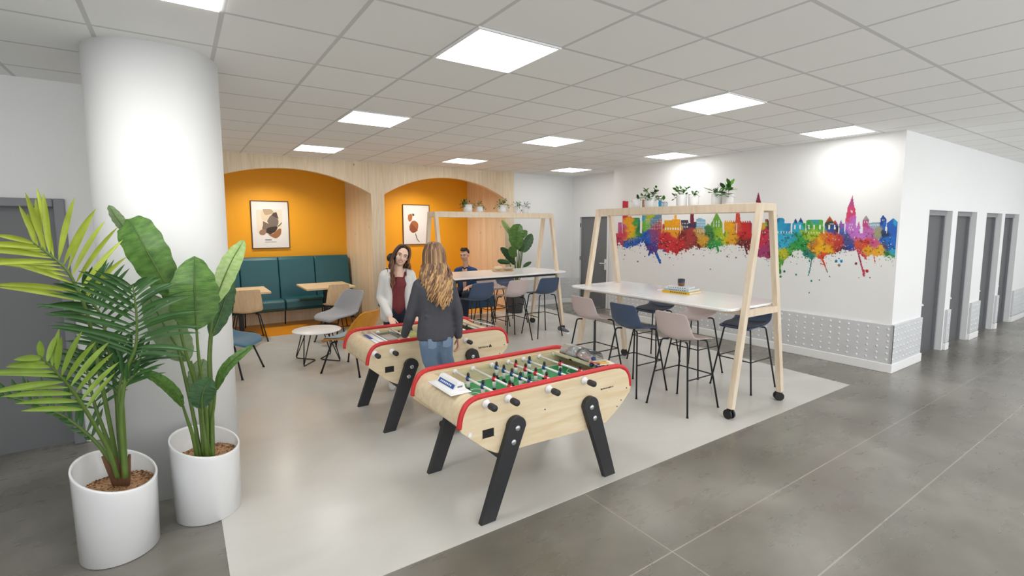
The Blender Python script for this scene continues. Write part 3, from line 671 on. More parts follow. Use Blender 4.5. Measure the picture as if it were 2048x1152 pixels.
    for x in (1.57, 2.37): b.box(x-.02-ox, x+.02-ox, YN+.0-oy, YF+.02-oy, .36, .40)
    b.build('crossbar', BLACKW, T)
    k = MB(); k.prism([(x-ox, z) for x, z in hole], YN-.0012-oy, YN+.004-oy, lambda p, q, t: (p, t, q)); k.build('ball_return', BLACK, T)
    k = MB(); k.box(1.427-ox, 1.43-ox, YN-.002-oy, YN-oy, .517, .575); k.box(1.51-ox, 1.518-ox, YN-.002-oy, YN-oy, .517, .575); k.box(1.427-ox, 1.518-ox, YN-.002-oy, YN-oy, .512, .52); k.build('return_rim', BIRCH, T)
    # screws and dark maker's mark (too small to read in the picture)
    k = MB()
    for x, z in ((2.655, .60), (2.60, .52), (2.56, .48), (1.90, .60), (1.56, .43)): k.cyl(W(x, YN-.0015, z), W(x, YN, z), .005, seg=10)
    k.build('screw', BLACK, T)
    if not second: k = MB(); k.cyl(W(1.345, YN-.004, .565), W(1.345, YN, .565), .013, seg=16); k.build('cap_button', WHITE, T)
    k = MB(); rr = random.Random(3); n = 12 if not second else 8; x = 2.395 if not second else 2.36; z0 = .632 if not second else .60
    for i in range(n):
        hh = .010 if not second else .016; wd = .009 if not second else .012
        k.box(x-ox, x+wd*.35-ox, YN-.001-oy, YN-oy, z0, z0+hh*(1.4 if i == 0 else 1)); k.box(x-ox, x+wd*.8-ox, YN-.001-oy, YN-oy, z0+hh*rr.choice((0, .4, .8)), z0+hh*rr.choice((0, .4, .8))+.003)
        x += wd*1.15; z0 += 0.0
    if second: k.prism([(x+.002-ox, z0), (x+.042-ox, z0), (x+.020-ox, z0+.032)], YN-.001-oy, YN-oy, lambda p, q, t: (p, t, q))
    k.build('maker_mark', BLACK, T)
    return T, W
T1, W1 = foosball(0, 0, False, 'nearer wooden football table with red rails and white score box on its left end')
T2, W2 = foosball(-.02, 1.6, True, 'farther wooden football table with printed sheets, partly hidden by the woman in charcoal')
# score box on the near table
sb = MB(); c = Vector((1.385, 2.745, .757)); ax = Vector((0, 1, 0)); ex = Vector((1, 0, 0))
prof = [(-.068, 0), (.062, 0), (.062, .006), (.048, .010), (.035, .052), (.018, .062), (-.004, .060), (-.034, .016), (-.066, .007)]
sb.prism(prof, -.125, .125, lambda p, q, t: tuple(Vector(W1(c.x+p, c.y+t, c.z+q))))
o = sb.build('score_box', WHITEG, T1, bevel=.006)
sb = MB(); sb.box(*[v for v in (c.x-.078-2, c.x+.066-2)], c.y-.165-2.77, c.y+.165-2.77, c.z, c.z+.006); sb.build('base_plate', WHITEG, o, bevel=.003)
k = MB(); q0, q1 = Vector((-.0325, 0, .018)), Vector((-.0165, 0, .0415)); n_ = Vector((-.83, 0, .55))*.002
for i, (a, b_) in enumerate(((-.105, .105),)):
    P = [Vector(W1(c.x+q.x+n_.x, c.y+t, c.z+q.z+n_.z)) for q, t in ((q0, a), (q0, b_), (q1, b_), (q1, a))]
    k.b.faces.new([k.b.verts.new(p) for p in P])
k.build('blue_label', GOLD, o)
k = MB()
for i in range(7):
    y = -.07+.022*i; P = [Vector(W1(c.x+q0.x+(q1.x-q0.x)*u+n_.x*1.6, c.y+t, c.z+q0.z+(q1.z-q0.z)*u+n_.z*1.6)) for u, t in ((.3, y), (.3, y+.014), (.7, y+.014), (.7, y))]
    k.b.faces.new([k.b.verts.new(p) for p in P])
k.build('label_lettering', WHITEG, o)
k = MB(); k.box(c.x-.012-2, c.x+.022-2, c.y-.127-2.77, c.y-.125-2.77, c.z+.030, c.z+.040); k.build('grey_mark', FRAMEG, o)
# right end of near table: clear ball dome, navy balls, printed papers
k = MB()
pr_ = [Vector((2.50+.13*(1-math.cos(t))/2*2*.6, 0, .76+.07*math.sin(t))) for t in [PI*i/10 for i in range(11)]]
A = [k.b.verts.new(W1(p.x, 2.66, p.z)) for p in pr_]; B = [k.b.verts.new(W1(p.x, 3.0, p.z)) for p in pr_]
for i in range(10): k.b.faces.new((A[i], A[i+1], B[i+1], B[i])).smooth = True
k.build('clear_cover', GLASS, T1, mods=[('SOLIDIFY', dict(thickness=.003))])
rr = random.Random(4); NB = mat('navy_ball', '243a66', .3)
for i in range(7):
    k = MB(); k.ell(W1(2.50+rr.uniform(-.04, .05), 2.60+rr.uniform(-.08, .08), .775+rr.uniform(-.03, .015)), .018, 12, 8); k.build('ball', NB, T1)
def sheet(T, W, name, col, x0, x1, y0, y1, z, rot=0, mark=None, curl=0):
    m = mat(name+'_paper', col, .5); k = MB(); cx, cy = (x0+x1)/2, (y0+y1)/2; n = 6; g = []
    for i in range(n+1):
        r_ = []
        for j in (0, 1):
            a, b_ = (x0+(x1-x0)*i/n-cx), ((y0, y1)[j]-cy); r_.append(k.b.verts.new(W(cx+a*math.cos(rot)-b_*math.sin(rot), cy+a*math.sin(rot)+b_*math.cos(rot), z+curl*(i/n)**2)))
        g.append(r_)
    for i in range(n): k.b.faces.new((g[i][0], g[i+1][0], g[i+1][1], g[i][1])).smooth = True
    return k.build(name, m, T, mods=[('SOLIDIFY', dict(thickness=.0015))])
sheet(T1, W1, 'printed_card', 'c9d3de', 2.55, 2.66, 2.72, 2.93, .785, .1, curl=-.03)
sheet(T1, W1, 'printed_card', 'f0e6d2', 2.47, 2.62, 2.50, 2.63, .775, -.2)
sheet(T1, W1, 'yellow_print', 'e0b04c', 2.50, 2.58, 2.52, 2.58, .778, -.2)
sheet(T1, W1, 'red_print', 'c83c44', 2.47, 2.50, 2.54, 2.62, .778, .3)
sheet(T1, W1, 'blue_print', '35507c', 2.58, 2.64, 2.75, 2.82, .787, .1, curl=-.01)
# sheets on the far table
for nme, colr, a in (('white_card', 'eef0f2', (1.40, 1.49, 2.50, 2.95)), ('blue_banner', '24489a', (1.405, 1.435, 2.72, 2.93)), ('black_photo', '5d6a5c', (1.52, 1.70, 2.47, 2.96)), ('grey_photo', 'b8b0a8', (1.54, 1.64, 2.62, 2.86)), ('green_photo', 'a9ad62', (1.72, 1.88, 2.60, 2.99)), ('green_photo', '4f8a48', (1.75, 1.84, 2.50, 2.58))):
    z = .7605 if a[0] < 1.5 else .752
    sheet(T2, W2, nme, colr, *a, z+(.0018 if nme in ('blue_banner', 'grey_photo') else 0))
k = MB()
for x in (1.44, 1.50, 1.71): k.tube([W2(x, 2.46, .765), W2(x+.0, 3.06, .765)], .008, 8)
k.build('divider_strip', WHITEG, T2)
sheet(T2, W2, 'printed_card', 'e6e6e2', 2.56, 2.66, 2.55, 2.95, .782, .1, curl=-.03)
sheet(T2, W2, 'printed_card', '6d7a68', 2.58, 2.64, 2.72, 2.90, .786, .1, curl=-.01)

# ------------------------------------------------------------------ shell seats
def shell_mesh(name, m, parent, prof, thick=.012, n=5, ns=9, inner=False):
    """prof rows: (y, z, half width, edge lift forward/up)"""
    P = catmull([(p[0], p[1], p[2]) for p in prof], n); L = catmull([(p[3], 0, 0) for p in prof], n); b = MB(); g = []
    for i, p in enumerate(P):
        a = P[max(i-1, 0)]; c = P[min(i+1, len(P)-1)]; d = Vector((0, c.x-a.x, c.y-a.y)).normalized(); nr = Vector((0, -d.z, d.y))
        if nr.z < 0 and abs(nr.z) > abs(nr.y): nr = -nr
        if abs(nr.y) >= abs(nr.z) and nr.y < 0: nr = -nr
        row = []
        for k in range(ns):
            s = -1+2*k/(ns-1); row.append(b.b.verts.new(Vector((s*p.z, p.x, p.y))+nr*L[i].x*abs(s)**2.2))
        g.append(row)
    for i in range(len(g)-1):
        for k in range(ns-1): b.b.faces.new((g[i][k], g[i][k+1], g[i+1][k+1], g[i+1][k]))
    return b.build(name, m, parent, smooth=True, mods=[('SOLIDIFY', dict(thickness=thick, offset=0)), ('SUBSURF', dict(levels=1, render_levels=1))])
def legs4(T, top, foot, zt, r=.009, footz=0, mat_=BLACK, rung=None, inset=.05):
    for sx in (-1, 1):
        for sy in (-1, 1):
            p = bend([(sx*(top[0]-inset), sy*top[1]*.72, zt), (sx*top[0], sy*top[1], zt), (sx*foot[0], sy*foot[1], footz+.004)], .045)
            b = MB(); b.tube(p, r, 8); b.cyl((sx*foot[0], sy*foot[1], 0), (sx*foot[0], sy*foot[1], .012), r*1.35, seg=10); b.build('leg', mat_, T)
    if rung:
        z, t = rung, 0; f = (zt-z)/zt; X = top[0]+(foot[0]-top[0])*f; Y = top[1]+(foot[1]-top[1])*f
        b = MB(); b.tube([(-X, -Y, z), (-X, Y, z)], r*.75, 8); b.tube([(X, -Y, z), (X, Y, z)], r*.75, 8); b.tube([(-X, Y, z), (X, Y, z)], r*.75, 8); b.build('footrest', mat_, T)
def stool(label, loc, rz, m, group, pad=False):
    T = thing('bar_stool', label, 'bar stool', loc, rz, group)
    shell_mesh('seat_shell', m, T, [(.215, .675, .165, .0), (.195, .69, .19, .0), (.10, .692, .20, .012), (0, .688, .203, .022), (-.10, .69, .205, .04), (-.165, .71, .208, .055), (-.20, .76, .208, .05), (-.217, .84, .20, .035), (-.232, .92, .188, .02), (-.238, .95, .178, .015), (-.239, .962, .155, .012)])
    if pad: shell_mesh('seat_pad', NAVYPAD, T, [(.20, .697, .16, 0), (.10, .703, .185, .012), (0, .70, .188, .02), (-.10, .702, .185, .03), (-.15, .715, .17, .03)], thick=.018)
    legs4(T, (.15, .15), (.24, .24), .672, rung=.335); return T
G1 = 'bar stools at the long white high tables'
SP = stool('blush pink bar stool nearest the photographer in front of the right high table', (4.06, 2.97, 0), -PI/2, PINK, G1)
SN = stool('navy bar stool between two blush stools in front of the right high table', (4.06, 3.585, 0), -PI/2, NAVY, G1)
SD = stool('navy bar stool with charcoal pad behind the right high table, near the rolling leg', (5.14, 2.98, 0), PI/2, NAVY, G1, pad=True)
dup(SP, (4.06, 4.22, 0), -PI/2, 'blush pink bar stool at the far left end of the right high table')
dup(SP, (5.14, 3.62, 0), PI/2, 'blush pink bar stool behind the right high table, between two navy ones')
dup(SD, (5.14, 4.23, 0), PI/2, 'navy bar stool with charcoal pad behind the right high table, below the stack of books')
dup(SN, (3.62, 6.29, 0), 0, 'navy bar stool beside the charcoal shirt at the far high table')
dup(SP, (4.25, 6.29, 0), 0, 'blush pink bar stool in the middle of the front row at the far high table')
dup(SN, (4.86, 6.29, 0), -.06, 'navy bar stool nearest the rolling leg with the sneaker at the far high table')
dup(SP, (2.87, 6.22, 0), 0, 'blush bar stool almost hidden behind the sleeve of the woman in charcoal')
dup(SP, (4.55, 7.36, 0), PI, 'blush pink bar stool behind the far high table, under the round tray')
dup(SN, (5.02, 7.48, 0), PI, 'navy bar stool behind the right end of the far high table')

# ------------------------------------------------------------------ high tables with A-frames
def high_table(label, c, rz, L0, L1, T0, T1_, tray=False):  # tray: adds the dark shade box below the tabletop
    T = thing('high_table', label, 'high table', (c[0], c[1], 0), rz)
    b = MB(); b.prism(rrect(-.47, .49, T0, T1_, .10), .996, 1.021); b.build('tabletop', WHITEG, T, bevel=.006)
    for y in (L0, L1):
        s = 1 if y == L1 else -1
        for sx in (-1, 1):
            b = MB(); b.bar((sx*.10, y, 1.985), (sx*.435, y, .095), .058, .052, up=Vector((0, 1, 0))); b.build('leg', ASH, T, bevel=.004)
            cst = MB(); x = sx*.436; cst.cyl((x, y, .09), (x, y, .105), .024); cst.box(x-.02, x+.02, y-.012, y+.03, .055, .095); co = cst.build('castor', BLACK, T, bevel=.003)
            a = Vector((math.cos(.35+sx*.5), math.sin(.35+sx*.5), 0))
            for q in (-1, 1):
                wv = MB(); pc = Vector((x, y+.012, .045))
                wv.cyl(pc+a*.010*q, pc+a*.034*q, .045, seg=24); wv.build('wheel', BLACK, co, bevel=.006)
        b = MB(); b.bar((-.27, y, .967), (.27, y, .967), .05, .062); b.build('crossbar', ASH, T, bevel=.003)
        b = MB(); b.bar((-.13, y, 1.955), (.13, y, 1.955), .055, .07); b.build('top_crossbar', ASH, T, bevel=.003)
    for sx in (-1, 1):
        b = MB(); b.bar((sx*.115, L0+.02, 1.95), (sx*.115, L1-.02, 1.95), .03, .085); b.build('top_beam', ASH, T, bevel=.003)
        b = MB(); b.bar((sx*.255, L0+.02, .972), (sx*.255, L1-.02, .972), .03, .048); b.build('apron', ASH, T, bevel=.003)
    b = MB(); b.box(-.10, .10, L0+.03, L1-.03, 1.935, 1.947); b.build('plant_shelf', ASH, T)
    if tray: b = MB(); b.box(-.22, .42, L0+.1, L1-.15, .958, .994); b.build('shade_strip', mat('shade_brown', '3a302c', .6), T)  # dark box standing in for the shadow strip under the tabletop
    return T
high_table('right high table with white top and pale A-frame on black castors, books on it', (4.575, 3.56), 0, -1.06, 1.05, -1.02, 1.19)
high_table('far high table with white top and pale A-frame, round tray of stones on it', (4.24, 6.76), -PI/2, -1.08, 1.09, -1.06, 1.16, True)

# small pots on the frames
def leafy(b, base, n, spread, hgt, ls, rr, m0=0, droop=.3):
    for i in range(n):
        a = rr.uniform(0, 2*PI); e = rr.uniform(.15, 1.25); L = hgt*rr.uniform(.55, 1.1)
        d = Vector((math.cos(a)*math.cos(e)*spread, math.sin(a)*math.cos(e)*spread, math.sin(e)))
        p0 = Vector(base); p1 = p0+d*L*.6; p2 = p0+d*L+Vector((0, 0, -droop*L*math.cos(e)))
        b.tube([p0, p1, p2], .0012, 4, mi=2)
        for t in (.55, .8, 1.0):
            q = p0.lerp(p1, t/.6) if t < .6 else p1.lerp(p2, (t-.6)/.4); dd = (p2-p0).normalized()
            sd = Vector((rr.uniform(-1, 1), rr.uniform(-1, 1), rr.uniform(-.3, .6))).normalized(); ld = (dd*.6+sd).normalized(); s = ls*rr.uniform(.6, 1.1)
            u = ld.cross(Vector((0, 0, 1)));  u = u.normalized() if u.length > .1 else Vector((1, 0, 0)); nn = u.cross(ld)
            v = [b.b.verts.new(x) for x in (q, q+ld*s*.35+u*s*.3+nn*s*.06, q+ld*s*.75+u*s*.22+nn*s*.03, q+ld*s, q+ld*s*.75-u*s*.22+nn*s*.03, q+ld*s*.35-u*s*.3+nn*s*.06)]
            f = b.b.faces.new(v); f.material_index = m0 if rr.random() < .6 else 1
def pot_plant(label, x, y, zt, r, kind, seed, group, n=14, hgt=.12, ls=.045, z0=1.949, droop=.3):
    T = thing('potted_plant', label, 'potted plant', (x, y, z0), 0, group); h = zt-z0; b = MB()
    if kind == 'bowl': pf_ = [(0, 0), (r*.72, 0), (r*.9, h*.2), (r, h*.55), (r*.98, h), (r*.88, h), (r*.86, h*.8), (0, h*.8)]
    else: pf_ = [(0, 0), (r*.92, 0), (r, h*.12), (r, h*.9), (r*.95, h), (r*.87, h), (r*.86, h*.85), (0, h*.85)]
    b.lathe(pf_, seg=24); b.build('pot', POTW, T); rr = random.Random(seed); b = MB(); leafy(b, (0, 0, h*.85), n, .95, hgt, ls, rr, droop=droop)
    b.build('foliage', [LEAF, LEAFD, STEM], T, mods=[('SOLIDIFY', dict(thickness=.001))]); return T
GA, GB = 'white potted plants on the right frame', 'white potted plants on the far frame'
for px, ty, w_, kd, n, hg, ls, lb in ((1272.6, 399, 18, 'cyl', 5, .10, .06, 'small white pot with one sprig, leftmost on the right frame'), (1302, 395, 24, 'bowl', 26, .15, .06, 'wide white pot with bushy dark ivy, second from left on the right frame'),
                                  (1363.6, 390, 21, 'cyl', 20, .15, .05, 'white pot with tall bushy leaves in the middle of the right frame'), (1387, 391, 20, 'cyl', 8, .08, .045, 'white pot with short sparse leaves in the middle of the right frame'),
                                  (1434.6, 387, 20, 'cyl', 18, .13, .05, 'white pot with fine green ivy, left one of the pair nearest the tall leg'), (1456, 386.5, 21, 'cyl', 6, .16, .10, 'white pot with large dark leaves, rightmost on the right frame')):
    p = at(px, ty, x=4.575); pot_plant(lb, 4.575, p.y, p.z, w_/2/186., kd, int(px), GA, n, hg, ls)
for px, ty, w_, kd, n, hg, ls, lb in ((935.5, 409, 18, 'bowl', 26, .15, .045, 'round white bowl with bushy fern, leftmost on the far frame'), (959.5, 413, 14.5, 'bowl', 16, .15, .04, 'smaller round white bowl with trailing leaves, second on the far frame'),
                                  (1004.5, 410.5, 18, 'bowl', 30, .18, .04, 'round white bowl with drooping fern in the middle of the far frame'), (1034, 413, 14, 'cyl', 16, .16, .035, 'white pot with airy foliage, second from right on the far frame'), (1050, 414, 13, 'bowl', 16, .15, .035, 'white pot with fine eucalyptus sprigs, rightmost on the far frame')):
    p = at(px, ty, y=6.76); pot_plant(lb, p.x, 6.76, p.z, w_/2/126., kd, int(px)+3, GB, n, hg, ls, droop=.5)
T = thing('glass_jar', 'clear glass jar on the right frame beside the bushy pot', 'jar', (4.575, at(1329, 400, x=4.575).y, 1.949)); b = MB(); b.lathe([(0, 0), (.035, 0), (.036, .09), (.03, .10), (.028, .098), (.033, .088), (.032, .005), (0, .005)]); b.build('jar_body', GLASS, T)

# things on the right table: three books, cup, notebook
BX = Vector((4.735, 3.515, 1.0215)); brz = .22
z = 1.0215
for i, (nm_, cov, dx, dy, w_, d_, h_, rz_) in enumerate((('yellow', 'e9b91e', 0, 0, .27, .34, .026, .10), ('pale blue patterned', 'b9d0dc', .0, .005, .25, .31, .026, .12), ('grey and white', 'dcdfe3', -.02, .01, .21, .27, .022, .30))):
    T = thing('book', ('thick yellow book at the bottom of the stack', 'pale blue patterned book in the middle of the stack', 'white covered book on top of the stack, under the cup')[i], 'book', (BX.x+dx, BX.y+dy, z), rz_, 'books stacked on the right high table')
    cvm = mat('book_cover_'+nm_.split()[0], cov, .4)
    b = MB(); b.box(-w_/2, w_/2, -d_/2, d_/2, 0, .003); b.box(-w_/2, w_/2, -d_/2, d_/2, h_-.003, h_); b.box(-w_/2, -w_/2+.004, -d_/2, d_/2, .003, h_-.003); b.build('cover', cvm, T, bevel=.001)
    b = MB(); b.box(-w_/2+.004, w_/2-.006, -d_/2+.005, d_/2-.005, .003, h_-.003); b.build('pages', mat('paper', 'f2efe6', .8), T)
    b = MB()
    for q in range(8): b.box(-w_/2-.0006, -w_/2, -d_/2+.04+q*.026, -d_/2+.054+q*.026, h_*.3, h_*.7)
    b.build('spine_lettering', BLACK if i == 0 else mat('spine_ink', '5a6a78', .5), T); z += h_+.0003
T = thing('cup', 'dark blue and bronze glazed cup standing on the stack of books', 'cup', (BX.x-.005, BX.y+.01, z)); b = MB()
b.lathe([(0, 0), (.031, 0), (.036, .012), (.0385, .038)], seg=28, mi=1); b.lathe([(.0385, .038), (.0395, .08), (.036, .08), (.034, .01), (0, .008)], seg=28)
b.build('cup_body', [mat('glaze_blue', '26364a', .25), mat('glaze_bronze', '7d5a45', .35)], T)
T = thing('notebook', 'white notebook with a navy pen beside the stack of books', 'notebook', (4.70, 3.76, 1.0215), .4); b = MB(); b.box(-.07, .07, -.05, .05, 0, .008); b.build('cover', WHITE, T, bevel=.002)
b = MB(); b.tube([(-.06, -.04, .018), (-.02, -.06, .02), (.03, -.055, .018)], .009, 10); b.build('pen', mat('navy_pen', '2b3c5c', .4), T)
# tray with stones on the far table
T = thing('tray', 'round woven tray on the far high table', 'tray', (4.50, 6.90, 1.0215)); b = MB(); b.lathe([(0, 0), (.17, 0), (.185, .006), (.19, .016), (.182, .016), (.17, .009), (0, .008)], seg=36); b.build('tray_body', BIRCHC, T)
T = thing('stone', 'smooth cream stone on the left of the round tray', 'stone', (4.42, 6.93, 1.0385)); b = MB(); b.ell((0, 0, .035), (.085, .06, .036), 20, 12); b.build('stone_body', mat('cream_stone', 'e2cfb2', .8, bump=.3), T)
T = thing('stone', 'grey speckled flat stone on the right of the round tray', 'stone', (4.575, 6.86, 1.0385)); b = MB(); b.ell((0, 0, .026), (.10, .065, .027), 20, 12); b.build('stone_body', mat('grey_stone', 'b9ad98', .85, var=.25, scale=60, bump=.3), T)
# sneaker by the castor of the far table
T = thing('sneaker', 'grey sneaker with white sole beside the black castor of the far high table', 'shoe', (5.25, 6.20, 0), math.radians(-86)); b = MB(); b.prism([(-.12, -.035), (-.05, -.042), (.06, -.048), (.12, -.035), (.135, 0), (.12, .035), (.05, .045), (-.05, .04), (-.12, .033)], 0, .028); b.build('sole', WHITE, T, bevel=.006)
b = MB(); b.chain([(-.085, 0, .06), (-.03, 0, .055), (.05, 0, .04), (.10, 0, .035)], [.042, .04, .034, .026]); b.build('upper', mat('shoe_grey', '6a6e76', .8), T, mods=[('REMESH', dict(mode='VOXEL', voxel_size=.008, use_smooth_shade=True))])
b = MB()
for q in range(4): b.tube([(-.01+q*.022, -.022, .083-q*.009), (-.01+q*.022, .022, .083-q*.009)], .004, 6)
b.build('laces', WHITE, T)

# ------------------------------------------------------------------ niche furniture
T = thing('bench', 'teal upholstered banquette in the left timber arch', 'bench', (1.5, 9.8, 0))
xs = [.20, .885, 1.525, 2.165, 2.82]
for a, c_ in zip(xs, xs[1:]):
    w_ = c_-a-.008; cx = (a+c_)/2-1.5
    b = MB(); b.prism([(-.40, .27), (-.42, .33), (-.40, .44), (-.34, .47), (.12, .455), (.12, .27)], cx-w_/2, cx+w_/2, lambda p, q, t: (t, p, q)); b.build('seat_cushion', TEAL, T, bevel=.025, segs=4)
    b = MB(); b.prism([(.08, .43), (.12, .43), (.30, .43), (.40, 1.17), (.38, 1.20), (.27, 1.20), (.22, 1.15)], cx-w_/2, cx+w_/2, lambda p, q, t: (t, p, q)); b.build('back_cushion', TEAL, T, bevel=.02, segs=3)
for x in (-1.2, -.61, .03, .67, 1.25):
    b = MB(); b.tube([(x, -.30, .29), (x, -.22, .006)], .011, 8); b.build('leg', BLACK, T)
b = MB(); b.box(-1.28, 1.30, -.02, .30, .24, .275); b.build('frame', BLACK, T)
def bistro(x, label):
    T = thing('bistro_table', label, 'table', (x, 9.03, .006), 0, 'small oak tables at the banquette')
    b = MB(); b.prism(rrect(-.405, .405, -.435, .435, .015), .697, .727); b.build('tabletop', TABLEW, T, bevel=.003)
    b = MB(); b.box(-.035, .035, -.035, .035, .012, .69); b.box(-.2, .2, -.03, .03, .675, .697); b.build('post', BLACK, T)
    b = MB(); b.lathe([(0, 0), (.2, 0), (.2, .008), (.05, .016), (0, .016)], seg=32); b.build('base', BLACK, T)
bistro(.785, 'small oak topped table left, half hidden by the round column'); bistro(2.125, 'small oak topped table at the right end of the teal banquette')
def bistro_chair(x, label, pad):
    T = thing('dining_chair', label, 'chair', (x, 8.50, .003), 0, 'bent wood chairs at the banquette')
    shell_mesh('seat_shell', BIRCHC, T, [(.21, .435, .17, 0), (.18, .45, .19, 0), (.05, .445, .20, .01), (-.08, .445, .20, .03), (-.155, .47, .205, .05), (-.185, .54, .20, .05), (-.20, .66, .188, .04), (-.215, .78, .168, .025), (-.22, .805, .155, .02), (-.221, .815, .13, .018)])
    if pad: shell_mesh('seat_pad', GREYF, T, [(.20, .452, .16, 0), (.05, .456, .185, .01), (-.08, .456, .18, .02), (-.13, .466, .17, .02)], thick=.015)
    legs4(T, (.15, .14), (.235, .24), .425, r=.009); 
    b = MB(); b.tube([(-.225, -.20, .10), (.225, -.20, .10)], .006, 6); b.build('stretcher', BLACK, T)
bistro_chair(.83, 'pale bent wood chair next to the column, back to the viewer', False); bistro_chair(2.17, 'pale bent wood chair with grey seat pad, behind the grey lounge chair', True)
def lounge(label, x, y, face, m, pad=None):
    rz = math.atan2(face[1], face[0])-PI/2; T = thing('lounge_chair', label, 'lounge chair', (x, y, .003), rz)
    shell_mesh('seat_shell', m, T, [(.30, .355, .17, 0), (.285, .385, .24, .0), (.20, .405, .285, .02), (.08, .40, .30, .04), (-.06, .395, .305, .07), (-.17, .42, .305, .10), (-.235, .50, .30, .11), (-.275, .60, .285, .09), (-.31, .70, .255, .06), (-.325, .745, .215, .04), (-.33, .76, .16, .03)], thick=.03 if not pad else .014)
    if pad: shell_mesh('seat_pad', pad, T, [(.27, .398, .20, 0), (.20, .42, .27, .02), (.08, .415, .285, .04), (-.06, .41, .29, .07), (-.17, .436, .285, .095), (-.215, .50, .28, .10), (-.25, .60, .26, .085), (-.288, .70, .22, .055)], thick=.02)
    legs4(T, (.19, .16), (.265, .27), .375, r=.011)
    return T
lounge('grey felt lounge chair behind the round white table', 2.0, 7.68, (-.93, -.36), GREYF)
lounge('blue felt lounge chair peeking out from behind the round column', .44, 6.70, (.80, -.5), BLUEF)
lounge('honey veneer lounge chair with pale blue pad between the round table and the football table', 1.72, 6.04, (-.62, .78), VENEER, BLUEPAD)
T = thing('coffee_table', 'small round white table with black wire base among the lounge chairs', 'coffee table', (1.455, 6.74, .003)); b = MB()
b.lathe([(0, 0), (.285, 0), (.305, .008), (.306, .014), (.298, .02), (0, .02)], (0, 0, .395), 48); b.build('tabletop', WHITE, T)
for sx, sy in ((-1, -1), (1, -1), (1, 1), (-1, 1)):
    b = MB(); b.tube(bend([(sx*.10, sy*.12, .396), (sx*.225, sy*.24, .008), (sx*.04, sy*.02, .008)], .02), .007, 8); b.tube([(sx*.17, sy*.06, .396), (sx*.225, sy*.24, .03)], .007, 8); b.build('leg', BLACK, T)

# framed prints
def art(label, px0, x0, x1, z0, z1, shapes, sc, off):
    T = thing('framed_print', label, 'picture', ((x0+x1)/2, BY, z0)); cx = (x0+x1)/2; b = MB(); w_ = (x1-x0)/2; h = z1-z0; y = -.03
    for a, c_, d_, e in ((-w_, w_, 0, .012), (-w_, w_, h-.012, h), (-w_, -w_+.012, .012, h-.012), (w_-.012, w_, .012, h-.012)): b.box(a, c_, -.03, 0, d_, e)
    b.build('frame', mat('frame_walnut', '4a3028', .4), T)
    b = MB(); b.box(-w_+.012, w_-.012, -.02, -.004, .012, h-.012); sh = b.build('sheet', mat('print_paper', 'e9e9ea', .5), T)
    for i, (col, pts) in enumerate(shapes):
        P = [at(off[0]+u/sc, off[1]+v/sc, y=BY-.022) for u, v in pts]; P = catmull([(p.x, p.z, 0) for p in P], 3) if len(P) > 5 else [Vector((p.x, p.z, 0)) for p in P]
        k = MB(); k.b.faces.new([k.b.verts.new((p.x-cx, -.0205-.0006*i, p.y-z0)) for p in P]); k.build('printed_shape', mat('ink_%s' % col, col, .6), sh)
art('framed print of overlapping grey, brown and beige leaf shapes in the left arch', 0, 1.137, 1.783, 1.355, 2.245,
    [('e8dccb', [(305, 285), (805, 285), (800, 700), (330, 720)]), ('dccdb4', [(400, 300), (590, 270), (630, 340), (530, 480), (430, 480), (400, 400)]), ('b5a183', [(435, 270), (590, 275), (640, 335), (560, 375), (480, 380), (445, 320)]), ('a06b42', [(540, 760), (640, 740), (740, 650), (790, 660), (780, 760), (700, 830), (620, 810)]),
     ('7d6b5f', [(440, 500), (560, 560), (660, 620), (560, 650), (510, 690), (430, 660), (440, 580)]), ('776b66', [(520, 500), (600, 390), (730, 470), (720, 590), (640, 620), (560, 570)]), ('54423c', [(600, 390), (640, 340), (700, 330), (740, 460), (680, 430)]), ('3a2d28', [(500, 720), (520, 640), (620, 610), (720, 610), (680, 700), (580, 755)]), ('9c7c62', [(365, 720), (400, 670), (480, 660), (500, 720), (460, 765), (390, 760)]), ('5f7040', [(720, 600), (800, 525), (810, 535), (735, 610)]),
     ('4c3a48', [(480, 853), (610, 853), (610, 864), (480, 864)]), ('a9a9b2', [(480, 895), (700, 890), (700, 898), (480, 903)])], 9.6, (480, 390))
art('framed print of two brown pebble shapes on a curved stalk in the right arch', 0, 4.08, 4.71, 1.365, 2.245,
    [('b06a3c', [(190, 215), (230, 200), (250, 225), (240, 290), (205, 312), (185, 270)]), ('5c5040', [(245, 195), (275, 200), (280, 225), (255, 235)]), ('a8643a', [(205, 380), (240, 310), (290, 300), (335, 350), (320, 440), (260, 475), (215, 440)]), ('8c4f30', [(235, 330), (330, 440), (265, 475), (210, 430)]), ('7a6c60', [(290, 485), (302, 483), (325, 560), (355, 598), (345, 602), (312, 565)])], 7.2, (790, 400))
# niche lamps (small recessed spots over each arch bay)
for x, e in ((1.5, 26), (4.4, 26)):
    T = thing('spotlight', 'small recessed spotlight inside the %s timber arch' % ('left' if x < 3 else 'right'), 'spotlight', (x-.1, 9.45, ZC)); b = MB(); b.lathe([(0, -.005), (.05, -.005), (.055, -.012), (.06, 0)], seg=20); b.build('ring', WHITE, T)
    l = bpy.data.lights.new('niche_lamp', 'SPOT'); l.energy = e*5; l.spot_size = 2.6; l.spot_blend = .9; l.color = (1, .93, .82); l.shadow_soft_size = .12
    o = bpy.data.objects.new('niche_lamp', l); COL.objects.link(o); o.parent = T; o.location = (0, 0, -.03)
T = thing('ottoman', 'low navy upholstered bench the man in the blue shirt sits on', 'bench', (4.62, 8.30, .003)); b = MB(); b.box(-.55, .45, -.25, .25, .20, .44); b.build('seat_cushion', mat('navy_vinyl', '24496b', .4), T, bevel=.03, segs=3); b = MB()
for x in (-.5, .4):
    for y in (-.2, .2): b.cyl((x, y, 0), (x, y, .21), .015)
b.build('leg', BLACK, T)

